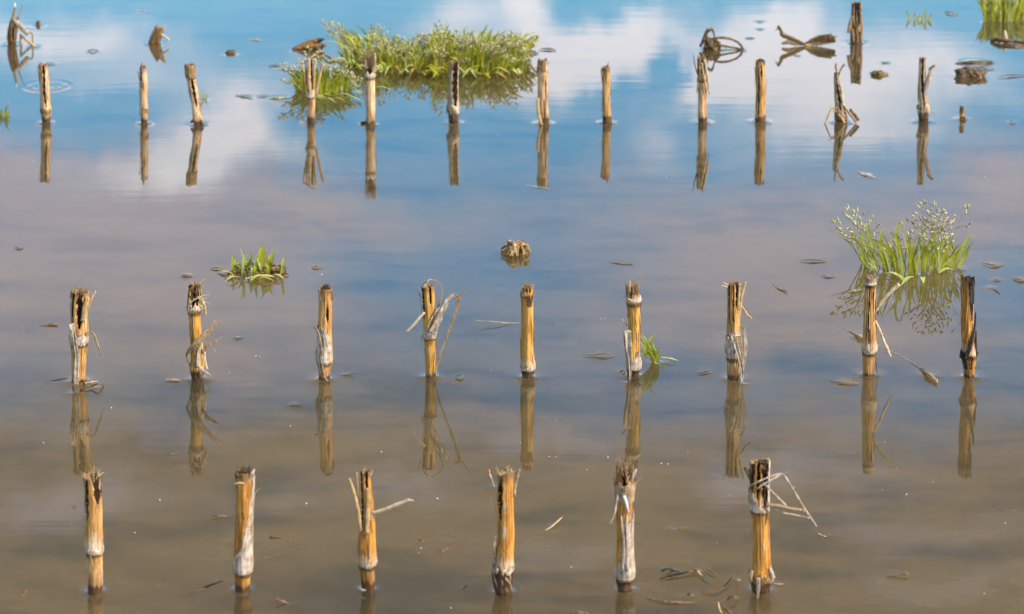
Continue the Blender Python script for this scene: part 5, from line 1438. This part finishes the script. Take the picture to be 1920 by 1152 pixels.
D = [
    # far zone
    ('floating_leaf', 'tiny white leaf chip floating near the top left edge', 'leaf', [(251, 20), (262, 19), (275, 21)], [4, 9, 3], M_HUSK),
    ('floating_leaf', 'pale brown leaf chip floating right of the leaning stub', 'leaf', [(467, 74), (478, 73, .004), (489, 75)], [6, 14, 6], M_HUSK_B),
    ('floating_leaf', 'curled brown leaf tip poking up left of the orange-pronged stub', 'leaf', [(164, 95, .001), (174, 93, .006), (185, 96, -.001)], [3, 12, 6], M_FIB_D),
    ('floating_leaf', 'mottled green leaf floating left of the small grass clump', 'leaf', [(503, 184), (522, 182, .003), (542, 182)], [8, 26, 7], M_GREENLEAF),
    ('floating_leaf', 'flat brown leaf floating between the leaning and the frayed stalk', 'leaf', [(442, 178), (458, 181), (474, 184)], [5, 16, 7], M_ROTLEAF),
    ('floating_leaf', 'dark leaf scrap beside the green floating leaf', 'leaf', [(480, 183), (492, 181), (503, 179)], [3, 7, 3], M_WOOD),
    ('floating_twig', 'dark thin twig floating left of the small grass clump, above the green leaf', 'twig', [(503, 124), (518, 123), (534, 123)], [4, 7, 3], M_WOOD),
    ('floating_twig', 'broken dark twig just below the fallen hollow stalk', 'twig', [(530, 131), (545, 132), (556, 131)], [4, 8, 4], M_ROTLEAF),
    ('floating_twig', 'short dark twig floating right of the big grass clump', 'twig', [(1010, 93), (1026, 91, .004), (1042, 94)], [4, 9, 5], M_WOOD),
    ('floating_twig', 'dark twig floating between the small sprouts and the corner tuft', 'twig', [(1772, 22, .003), (1783, 24, .004), (1796, 26)], [5, 9, 4], M_WOOD),
    ('floating_twig', 'long brown twig lying at the right edge below the corner tuft', 'twig', [(1870, 145), (1892, 141, .004), (1925, 141)], [3, 8, 6], M_WOOD),
    ('floating_leaf', 'tiny dark scrap above the brown clod right of the black-topped stump', 'leaf', [(1652, 119), (1660, 117, .002), (1670, 117)], [3, 8, 3], M_WOOD),
    ('floating_leaf', 'tiny tan scrap floating at the right edge of the back row', 'leaf', [(1892, 228), (1898, 227, .005), (1906, 229)], [4, 10, 4], M_ROTLEAF),
    ('floating_leaf', 'pale winged scrap floating below the forked stump', 'leaf', [(1608, 321), (1622, 325, .004), (1642, 333)], [6, 10, 4], M_HUSK),
    ('floating_twig', 'hair-thin pale twig floating at the tip of the collared stalk reflection', 'twig', [(985, 347), (1008, 350), (1031, 354)], [1.5, 2.5, 1.5], M_HUSK),
    ('floating_leaf', 'dark speck of leaf floating above the right end of the root tangle', 'leaf', [(1397, 72), (1406, 71, .002), (1416, 72)], [3, 10, 3], M_BLACK),
    ('floating_leaf', 'small dark scrap high above the furry-capped stalk, upper of two', 'leaf', [(1420, 41), (1425, 41, .002), (1431, 41)], [3, 7, 3], M_BLACK),
    ('floating_leaf', 'small dark scrap high above the furry-capped stalk, lower of two', 'leaf', [(1420, 55), (1426, 55, .002), (1431, 55)], [3, 7, 3], M_BLACK),
    ('floating_leaf', 'dark scrap floating left of the split dark stump reflection', 'leaf', [(1489, 104), (1495, 104, .002), (1502, 104)], [3, 6, 3], M_BLACK),
    ('floating_leaf', 'brown scrap floating just behind the leftmost back row stalk', 'leaf', [(85, 119), (92, 117, .004), (104, 119)], [3, 8, 3], M_WOOD),
    # middle zone
    ('floating_leaf', 'small brown leaf floating alone at the far left, above the middle row', 'leaf', [(27, 463), (36, 464, .003), (44, 463)], [4, 12, 4], M_ROTLEAF),
    ('floating_leaf', 'brown oval leaf floating left of the short green tuft', 'leaf', [(340, 515), (350, 515, .003), (361, 516)], [6, 15, 6], M_ROTLEAF),
    ('floating_leaf', 'orange-brown curled leaf at the left end of the short green tuft', 'leaf', [(394, 503), (408, 501, .004), (421, 503)], [8, 18, 7], M_ROTLEAF),
    ('floating_leaf', 'olive leaf tucked under the short green tuft on its left', 'leaf', [(408, 509), (420, 507, .006), (434, 510)], [6, 20, 6], M_GREENLEAF),
    ('floating_leaf', 'small brown leaf with a pale rim right of the short green tuft', 'leaf', [(584, 500), (593, 499, .004), (603, 501)], [6, 13, 5], M_ROTLEAF),
    ('floating_leaf', 'narrow brown leaf floating left of the fanned tuft', 'leaf', [(1500, 488), (1525, 487, .004), (1550, 488)], [6, 16, 7], M_ROTLEAF),
    ('floating_leaf', 'small pair-shaped brown scrap below the narrow leaf, left of the fanned tuft', 'leaf', [(1540, 517), (1553, 517, .003), (1567, 516)], [6, 11, 4], M_ROTLEAF),
    ('floating_leaf', 'yellowish scrap beside the pale-twig stalk, under the fanned tuft', 'leaf', [(1590, 546), (1602, 544, .003), (1617, 543)], [5, 12, 4], M_GREENLEAF),
    ('floating_leaf', 'flat brown leaf floating right of the fanned tuft', 'leaf', [(1842, 493), (1862, 496, .004), (1884, 494)], [8, 14, 6], M_ROTLEAF),
    ('floating_leaf', 'tiny brown scrap below the flat leaf, right of the fanned tuft', 'leaf', [(1862, 524), (1870, 523, .003), (1877, 524)], [5, 9, 4], M_ROTLEAF),
    ('floating_leaf', 'orange-brown leaf cut by the right edge beside the charred stalk', 'leaf', [(1897, 520), (1912, 523, .004), (1930, 525)], [6, 18, 9], M_ROTLEAF),
    ('floating_leaf', 'dark leaf tip right of the top of the charred stalk', 'leaf', [(1842, 535, -.004), (1858, 541, -.001), (1875, 547, .003)], [10, 12, 5], M_WOOD),
    ('floating_leaf', 'long tan leaf scrap floating left of the fibre-topped stalk', 'leaf', [(1092, 666), (1112, 665, .003), (1132, 663, .005), (1150, 666)], [4, 10, 14, 4], M_ROTLEAF),
    ('floating_leaf', 'small tan scrap floating left of the slat-topped stalk', 'leaf', [(1308, 700), (1322, 697, .003), (1334, 695)], [4, 9, 5], M_ROTLEAF),
    ('floating_leaf', 'brown leaf floating beside the foot of the pale-twig stalk', 'leaf', [(1556, 714, .001), (1580, 716, .003), (1610, 718)], [5, 13, 7], M_ROTLEAF),
    ('floating_leaf', 'pale oval leaf floating left of the mouldy yellow stalk', 'leaf', [(311, 711), (324, 711, .003), (339, 713)], [5, 11, 3], M_HUSK_B),
    ('floating_leaf', 'small brown scrap with a pale rim below the gap left of the folded-leaf stalk', 'leaf', [(542, 758), (551, 756, .003), (560, 758)], [5, 9, 4], M_ROTLEAF),
    ('floating_leaf', 'dark curled scrap floating right of the folded-leaf stalk foot', 'leaf', [(853, 706), (862, 704, .005), (872, 707)], [6, 12, 5], M_FIB_D),
    ('floating_leaf', 'dark bead-like scrap floating between the mouldy stalk and the third stalk', 'leaf', [(440, 631), (446, 629, .004), (454, 631)], [4, 8, 4], M_FIB_D),
    ('floating_twig', 'two-pronged brown twig floating at the foot of the leftmost middle stalk', 'twig', [(158, 728, .003), (172, 724, .004), (185, 719, .008), (195, 722, .001)], [8, 8, 10, 5], M_WOOD),
    ('floating_twig', 'thin brown twig floating behind the two-pronged twig, leftmost middle stalk', 'twig', [(158, 719, .003), (172, 716, .004), (184, 715, .001)], [5, 6, 4], M_SPLIT),
    ('floating_twig', 'small dark stick floating right of the third middle stalk', 'twig', [(640, 706, -.002), (652, 703, .001), (664, 700, .004)], [5, 5, 3], M_BLACK),
    ('floating_leaf', 'tiny rusty scrap left of the fibre-topped stalk foot', 'leaf', [(1162, 697), (1167, 695, .004), (1173, 694)], [4, 8, 3], M_ROTLEAF),
    # near zone
    ('floating_twig', 'short dark twig floating left of the grey-husked near stalk', 'twig', [(398, 966, .003), (412, 968, .002), (436, 970, -.002)], [5, 7, 4], M_WOOD),
    ('floating_twig', 'small brown twig slanting near the bottom, left of the slit-stalk', 'twig', [(859, 1113, -.004), (868, 1104, .001), (876, 1097, .006)], [6, 6, 8], M_WOOD),
    ('floating_twig', 'thin straw floating between the slit stalk and the white-husk stalk', 'twig', [(1018, 1001, -.003), (1036, 986, .001), (1054, 970, .003)], [4, 7, 5], M_SPLIT),
    ('floating_twig', 'dark straw floating right of the white-husk stalk', 'twig', [(1228, 1004, -.008), (1258, 996, -.002), (1289, 987, .004)], [5, 7, 7], M_WOOD),
    ('floating_twig', 'small forked brown twig floating above the bottom right corner', 'twig', [(1658, 1084, -.002), (1680, 1080, .002), (1702, 1075, .004)], [4, 7, 12], M_ROTLEAF),
    ('floating_leaf', 'brown leaf cut by the bottom edge between the last two near stalks', 'leaf', [(1060, 1152, .004), (1084, 1147, .008), (1105, 1150, .002)], [9, 18, 9], M_ROTLEAF),
    ('floating_twig', 'long brown twig sinking away at the bottom, right of the grey-husked stalk', 'twig', [(518, 1123, .006), (540, 1132, 0), (562, 1146, -.006), (590, 1160, -.012)], [13, 8, 6, 4], M_WOOD),
    ('floating_leaf', 'tiny tan straw right of the golden near stalk foot', 'leaf', [(1451, 1094), (1460, 1095, .002), (1469, 1095)], [2, 4, 2], M_PALE),
    ('floating_twig', 'short straw standing off the bent grey twig frame', 'twig', [(1534, 1000, .003), (1550, 1008, -.001), (1580, 1024, -.012)], [5, 5, 4], M_SPLIT),
    # raft
    ('raft_twig', 'longest straw of the debris raft, sloping up to the right', 'twig', [(1238, 1085, .001), (1270, 1077, .003), (1304, 1070, .003)], [7, 9, 8], M_WOOD),
    ('raft_twig', 'short thick straw of the debris raft, pointing down to the right', 'twig', [(1307, 1070, .003), (1320, 1085, .002), (1331, 1098, -.001)], [6, 11, 8], M_SPLIT),
    ('raft_twig', 'right-hand bent straw of the debris raft', 'twig', [(1318, 1072, .002), (1326, 1065, .004), (1338, 1075, .003), (1350, 1086, -.002)], [4, 6, 7, 4], M_WOOD),
    ('raft_twig', 'curved straw sweeping up to the right, below the debris raft', 'twig', [(1316, 1113, .001), (1340, 1108, .003), (1360, 1098, .003), (1377, 1077, .004)], [7, 7, 6, 3], M_WOOD),
    ('raft_twig', 'long half-sunk straw along the bottom below the debris raft', 'twig', [(1206, 1121, -.001), (1240, 1127, .002), (1275, 1130, .001), (1306, 1133, -.003)], [5, 8, 11, 9], M_WOOD),
    ('raft_twig', 'faint straw reaching from the raft towards the golden stalk', 'twig', [(1306, 1136, -.004), (1340, 1132, -.001), (1372, 1122, .001)], [5, 6, 5], M_WOOD),
    ('raft_twig', 'forked straw at the bottom edge below the raft, left prong', 'twig', [(1347, 1130, .004), (1349, 1142, .001), (1355, 1156, -.003)], [4, 6, 5], M_SPLIT),
    ('raft_twig', 'forked straw at the bottom edge below the raft, right prong', 'twig', [(1352, 1135, .002), (1364, 1144, .001), (1378, 1158, -.004)], [4, 7, 6], M_WOOD),
    ('floating_leaf', 'brown leaf scrap at the upper left of the debris raft', 'leaf', [(1240, 1070, .002), (1249, 1067, .005), (1258, 1065, .003)], [8, 14, 8], M_ROTLEAF),
    ('floating_leaf', 'dark clotted scrap right of the brown one in the debris raft', 'leaf', [(1256, 1066, .004), (1263, 1071, .006), (1275, 1072, .001)], [8, 12, 5], M_SOIL),
    ('floating_leaf', 'tan scrap at the top of the debris raft', 'leaf', [(1297, 1066, .003), (1305, 1068, .005), (1316, 1070, .002)], [5, 12, 8], M_ROTLEAF),
    ('floating_leaf', 'wet bead-like scrap in the middle of the debris raft', 'leaf', [(1288, 1115, .002), (1295, 1114, .007), (1303, 1117, .001)], [6, 15, 6], M_SOIL),
    ('floating_leaf', 'wet curled scrap at the right end of the debris raft', 'leaf', [(1365, 1119, .002), (1374, 1118, .008), (1386, 1121, .001)], [8, 18, 7], M_ROTLEAF),
    ('floating_leaf', 'tiny pale scrap left of the golden near stalk foot', 'leaf', [(1377, 1085, .002), (1382, 1086, .005), (1389, 1089, .001)], [5, 9, 4], M_HUSK_B),
    # sunken sticks that show faintly
    ('sunken_stick', 'faint sunken stick with a dark tip between the second and third near stalk', 'stick', [(506, 1005, .002), (535, 1013, -.002), (570, 1024, -.004), (602, 1028, -.005)], [9, 9, 8, 6], M_WOOD),
    ('sunken_stick', 'faint sunken stick crossing behind the grey-husked stalk foot', 'stick', [(485, 1054, -.003), (520, 1044, -.004), (570, 1030, -.006)], [8, 8, 5], M_WOOD),
    ('sunken_stick', 'faint sunken stick left of the grey-husked stalk foot', 'stick', [(344, 1124, -.004), (375, 1108, -.002), (424, 1087, .000)], [7, 9, 6], M_WOOD),
    ('sunken_stick', 'faint sunken stick left of the slit stalk', 'stick', [(824, 1035, .001), (860, 1022, -.002), (905, 1014, -.005)], [6, 8, 4], M_WOOD),
    ('sunken_stick', 'faint sunken straw between the third and the slit near stalk', 'stick', [(786, 1008, .002), (792, 1016, 0), (800, 1022, -.003)], [6, 6, 4], M_WOOD),
    ('sunken_stick', 'long sunken leaf line reaching the leftmost middle stalk', 'stick', [(-10, 733, -.004), (40, 725, -.001), (90, 716, .000), (137, 709, -.001)], [5, 6, 6, 5], M_WOOD),
    ('sunken_stick', 'sunken straw with a dark tip left of the leftmost middle stalk', 'stick', [(36, 621, -.004), (70, 614, -.002), (108, 607, .003)], [4, 5, 7], M_WOOD),
    ('sunken_stick', 'curved sunken straw left of the fanned tuft', 'stick', [(1432, 525, -.003), (1470, 524, -.002), (1500, 524, -.002)], [4, 5, 4], M_BLACK),
    ('sunken_stick', 'curved dark straw end left of the pale-twig stalk', 'stick', [(1446, 530, -.003), (1456, 540, 0), (1476, 546, .003)], [5, 6, 3], M_BLACK),
    ('sunken_stick', 'faint sunken straw in the blue patch right of the tawny husk clump', 'stick', [(1140, 493, -.001), (1160, 494, .001), (1187, 496, .001)], [4, 5, 4], M_BLACK),
    ('sunken_stick', 'faint sunken stick rising at the bottom left corner', 'stick', [(30, 1152, -.006), (38, 1130, -.003), (48, 1108, .000)], [8, 9, 9], M_WOOD),
    ('sunken_stick', 'faint sunken twig right of the leftmost near stalk', 'stick', [(122, 958, -.004), (132, 953, -.001), (142, 947, .003)], [5, 5, 4], M_BLACK),
    ('sunken_stick', 'faint dark twig between the mouldy and the third stalk reflections', 'stick', [(312, 854, -.003), (322, 852, 0), (333, 849, .002)], [5, 6, 4], M_BLACK),
    ('sunken_stick', 'faint sunken twig at the right edge beside the near row', 'stick', [(1860, 950, -.003), (1885, 958, -.001), (1908, 955, .001)], [5, 6, 4], M_BLACK),
]
for i, d in enumerate(D):
    nm, lb, ct, pts, w, m = d
    sunk = nm == 'sunken_stick'
    floater(nm, lb, ct, pts, w, m, th=0.5 if 'twig' in nm or sunk else 0.07, seed=i, contact=0 if sunk or 'raft' in nm else 0.25, fold=0 if 'twig' in nm or sunk else .2)

# the long branch under the water on the right, both ends showing
R0 = ground(1680, 670)
root = empty('sunken_branch', R0, 'long pale branch slanting under the water behind the pale-twig stalk, both ends showing', 'branch')
k = scale_at(R0); rng = np.random.default_rng(75)
mb = MB(); strip(mb, [ground(1562, 606, -.006) - R0, ground(1600, 627, -.001) - R0, ground(1650, 652, -.003) - R0, ground(1700, 677, -.003) - R0, ground(1735, 700, -.001) - R0], [4 / k, 8 / k, 9 / k, 10 / k, 9 / k], .6, rng=rng, rough=.1); mb.build('bough', M_HUSK_B, root)
mb = MB(); strip(mb, [ground(1603, 628, .001) - R0, ground(1612, 632, .004) - R0, ground(1624, 638, .001) - R0], [5 / k, 9 / k, 4 / k], .5, rng=rng, rough=.15); mb.build('broken_end', M_SPLIT, root)
mb = MB(); strip(mb, [ground(1730, 692, 0) - R0, ground(1740, 702, .005) - R0, ground(1757, 716, .003) - R0], [8 / k, 9 / k, 8 / k], .5, rng=rng, rough=.2); mb.build('broken_end', M_SPLIT, root)
CONTACTS.append((*ground(1745, 706)[:2], .006, .6))
CONTACTS.append((*ground(1612, 632)[:2], .004, .5))

# driftwood at the top right edge
R0 = ground(1890, 78)
root = empty('driftwood', R0, 'orange driftwood twig with a pale upright stub under the corner grass tuft', 'twig')
k = scale_at(R0)
mb = MB(); strip(mb, [ground(1857, 76, .003) - R0, ground(1876, 75, .008) - R0, ground(1900, 78, .005) - R0, ground(1930, 82, .004) - R0], [5 / k, 11 / k, 6 / k, 5 / k], .6, rng=rng, rough=.2); mb.build('branch', M_WOOD, root)
mb = MB(); strip(mb, [ground(1886, 75, .004) - R0, plane(1885, 66, R0[1]) - R0, plane(1884, 58, R0[1]) - R0], [9 / k, 6 / k, 4 / k], .7); mb.build('broken_twig', M_PALE, root)
CONTACTS.append((R0[0], R0[1], .01, .5))
clod('dark wet scraps below the orange driftwood twig at the top right', 1903, 88, 18, 4, 10, M_SOIL, 81, 5)
clod('big two-humped dark mud clod right of the back row', 1819, 143, 25, 15, 18, M_SOIL, 82, 14)
clod('flat dark debris strip just behind the big mud clod', 1828, 119, 30, 4, 9, M_SOIL, 83, 9)
clod('orange-brown crumb of husk between the split dark stump and the right edge', 1647, 141, 13, 8, 9, M_ROTLEAF, 84, 6)
clod('small brown clod between the orange-pronged stub and the fallen hollow stalk', 433, 100, 9, 6, 7, M_SOIL, 85, 4)
clod('dark clod at the right end of the big grass clump', 994, 101, 11, 6, 9, M_SOIL, 86, 3)
clod('little mud lump at the left foot of the bristle-topped stalk', 684, 233, 7, 5, 6, M_WOOD, 87, 2)
clod('small upright dark crumb with white bits right of the wrecked stump', 72, 47, 4, 8, 4, M_SOIL, 88, 2)
floater('floating_twig', 'dark twig running right from under the big mud clod', 'twig', [(1833, 125, .002), (1848, 129, .003), (1864, 131, .001)], [4, 5, 3], M_WOOD, .5)

# white flecks of foam and seed fluff on the film
rng = np.random.default_rng(90)
mb = MB()
FL = [(1100, 882), (1030, 857), (1042, 858), (1140, 858), (575, 945, ), (1368, 930), (1490, 915), (1290, 850), (1127, 599), (1135, 597), (180, 195), (1180, 570), (1655, 920), (1700, 928), (1750, 905), (1885, 982), (545, 800), (300, 90), (1240, 870), (1252, 871), (1275, 196), (1373, 190), (480, 668), (487, 669), (190, 210), (430, 700), (905, 640)]
for i in range(40):
    FL.append((rng.uniform(0, 1920), 1152 * rng.uniform() ** 0.8))
for f in FL:
    o = ground(*f)
    r = abs(rng.normal(0, .0003)) + .0002
    mb.add([[o[0] + r * 1.5 * math.cos(a_ + .3) * rng.uniform(.6, 1.3), o[1] + r * math.sin(a_ + .3) * rng.uniform(.6, 1.3), .0006] for a_ in np.arange(6) / 6 * 6.283] + [[o[0], o[1], .0014]], [(q, (q + 1) % 6, 6) for q in range(6)])
tag(mb.build('foam_flecks', M_FOAM), 'tiny white flecks of foam and fluff scattered on the water film', 'foam', kind='stuff')

# ---------------------------------------------------------------- water and mud bed
m, t, out = new_mat('turbid_water')
geo = t.node('ShaderNodeNewGeometry')
pos = geo.outputs['Position']
rip = t.noise(t.mapping(pos, (2.2, 14, 1)), 1.6, 4, 0.55)
rip2 = t.noise(t.mapping(pos, (5, 46, 1)), 1.5, 3, 0.5)
hh = t.math('ADD', rip, t.math('MULTIPLY', rip2, 0.12))
nrm = bump(t, hh, 1.0, 0.00007)
mud1 = t.noise(t.mapping(pos, (1.6, 3.0, 1)), 2.2, 4, 0.55)
mud2 = t.noise(t.mapping(pos, (1.0, 2.2, 1)), 9.0, 3, 0.6)
mf = t.math('ADD', t.math('MULTIPLY', mud1, 0.65), t.math('MULTIPLY', mud2, 0.35))
murk = t.ramp(mf, [(0.40, (0.072, 0.058, 0.027)), (0.50, (0.138, 0.089, 0.034)), (0.60, (0.165, 0.106, 0.042))])
body = t.node('ShaderNodeSubsurfaceScattering')
body.inputs['Scale'].default_value = 2.0
body.inputs['Radius'].default_value = (1.0, 0.8, 0.6)
t.l.new(murk, body.inputs['Color'])
tr = t.node('ShaderNodeBsdfTransparent')
tr.inputs[0].default_value = (0.95, 0.85, 0.68, 1)
bm = t.node('ShaderNodeMixShader')
bm.inputs[0].default_value = 0.40
t.l.new(body.outputs[0], bm.inputs[1]); t.l.new(tr.outputs[0], bm.inputs[2])
gl = t.node('ShaderNodeBsdfGlossy')
gl.inputs['Roughness'].default_value = 0.0
t.l.new(nrm, gl.inputs['Normal'])
fr = t.node('ShaderNodeFresnel')
fr.inputs['IOR'].default_value = 1.33
t.l.new(nrm, fr.inputs['Normal'])
mx = t.node('ShaderNodeMixShader')
t.l.new(t.math('MULTIPLY', fr.outputs[0], 2.4, clamp=True), mx.inputs[0]); t.l.new(bm.outputs[0], mx.inputs[1]); t.l.new(gl.outputs[0], mx.inputs[2])
t.l.new(mx.outputs[0], out.inputs[0])
M_WATER = m

m, t, out = new_mat('mud_bed')
geo = t.node('ShaderNodeNewGeometry')
n1 = t.noise(geo.outputs['Position'], 7, 6, 0.6)
principled(t, out, t.ramp(n1, [(0.35, (0.05, 0.035, 0.02)), (0.65, (0.17, 0.12, 0.07))]), 0.9)
M_BED = m

# water sheet: plain 6 cm tiles, finely divided wherever something breaks the surface
T = 0.06
x0, x1, y0, y1 = -24, 24, 46, 118      # tile indices
CT_ = np.array(CONTACTS)
RIP = [(*ground(88, 162)[:2], 0.035), ]


def zf(X, Y):
    Z = np.zeros_like(X)
    for (cx, cy, r, a) in CONTACTS:
        d = np.hypot(X - cx, Y - cy)
        near = d < r + 0.035
        if not near.any(): continue
        dd = np.maximum(d[near] - r, 0)
        h = 0.0015 * a * np.exp(-dd / 0.0048) * np.clip((0.035 - dd) / 0.01, 0, 1)
        Z[near] = np.maximum(Z[near], h)
    for (cx, cy, r) in RIP:
        d = np.hypot(X - cx, Y - cy)
        Z += 0.00022 * (np.exp(-((d - r) / .006) ** 2) - .7 * np.exp(-((d - r - .012) / .007) ** 2) + .5 * np.exp(-((d - r * .62) / .006) ** 2))
    return Z


fine = {}
for (cx, cy, r, a) in CONTACTS:
    R = r + .036
    for i in range(int(math.floor((cx - R) / T)), int(math.floor((cx + R) / T)) + 1):
        for j in range(int(math.floor((cy - R) / T)), int(math.floor((cy + R) / T)) + 1): fine[(i, j)] = 1
for (cx, cy, r) in RIP:
    R = r + .04
    for i in range(int(math.floor((cx - R) / T)), int(math.floor((cx + R) / T)) + 1):
        for j in range(int(math.floor((cy - R) / T)), int(math.floor((cy + R) / T)) + 1): fine[(i, j)] = 1
verts, quads, cnt = [], [], 0
Nf = 30
for i in range(x0, x1):
    for j in range(y0, y1):
        nn = Nf if (i, j) in fine else 1
        gx, gy = np.meshgrid(np.arange(nn + 1) / nn, np.arange(nn + 1) / nn, indexing='ij')
        X, Y = (i + gx) * T, (j + gy) * T
        Z = zf(X, Y) if nn > 1 else np.zeros_like(X)
        verts.append(np.stack([X.ravel(), Y.ravel(), Z.ravel()], 1))
        a_, b_ = np.meshgrid(np.arange(nn), np.arange(nn), indexing='ij')
        v00 = cnt + a_ * (nn + 1) + b_
        quads.append(np.stack([v00.ravel(), (v00 + nn + 1).ravel(), (v00 + nn + 2).ravel(), (v00 + 1).ravel()], 1))
        cnt += (nn + 1) ** 2
V = np.concatenate(verts); Q = np.concatenate(quads)
key = np.round(V[:, :2] * 1e5).astype(np.int64)
_, first, inv = np.unique(key, axis=0, return_index=True, return_inverse=True)
V = V[first]; Q = inv.reshape(-1)[Q]
X0, X1, Y0, Y1, BIG = x0 * T, x1 * T, y0 * T, y1 * T, 300.0
o = len(V)
V = np.vstack([V, [[-BIG, -BIG, 0], [BIG, -BIG, 0], [BIG, BIG, 0], [-BIG, BIG, 0], [X0, Y0, 0], [X1, Y0, 0], [X1, Y1, 0], [X0, Y1, 0]]])
Q = np.vstack([Q, np.array([[0, 1, 5, 4], [1, 2, 6, 5], [2, 3, 7, 6], [3, 0, 4, 7]]) + o])
me = bpy.data.meshes.new('water')
me.vertices.add(len(V)); me.vertices.foreach_set('co', V.ravel())
me.loops.add(Q.size); me.loops.foreach_set('vertex_index', Q.ravel().astype(np.int32))
me.polygons.add(len(Q)); me.polygons.foreach_set('loop_start', np.arange(len(Q), dtype=np.int32) * 4)
me.polygons.foreach_set('use_smooth', np.ones(len(Q), bool))
me.update(calc_edges=True)
me.validate()
me.materials.append(M_WATER)
water = bpy.data.objects.new('water', me)
COL.objects.link(water)
tag(water, 'still muddy flood water reflecting blue sky and clouds', 'water', kind='structure')

mb = MB()
mb.add([[-BIG, -BIG, -.05], [BIG, -BIG, -.05], [BIG, BIG, -.05], [-BIG, BIG, -.05]], [(0, 1, 2, 3)])
tag(mb.build('mud_bed', M_BED), 'dark muddy field bottom under the shallow water', 'mud', kind='structure')
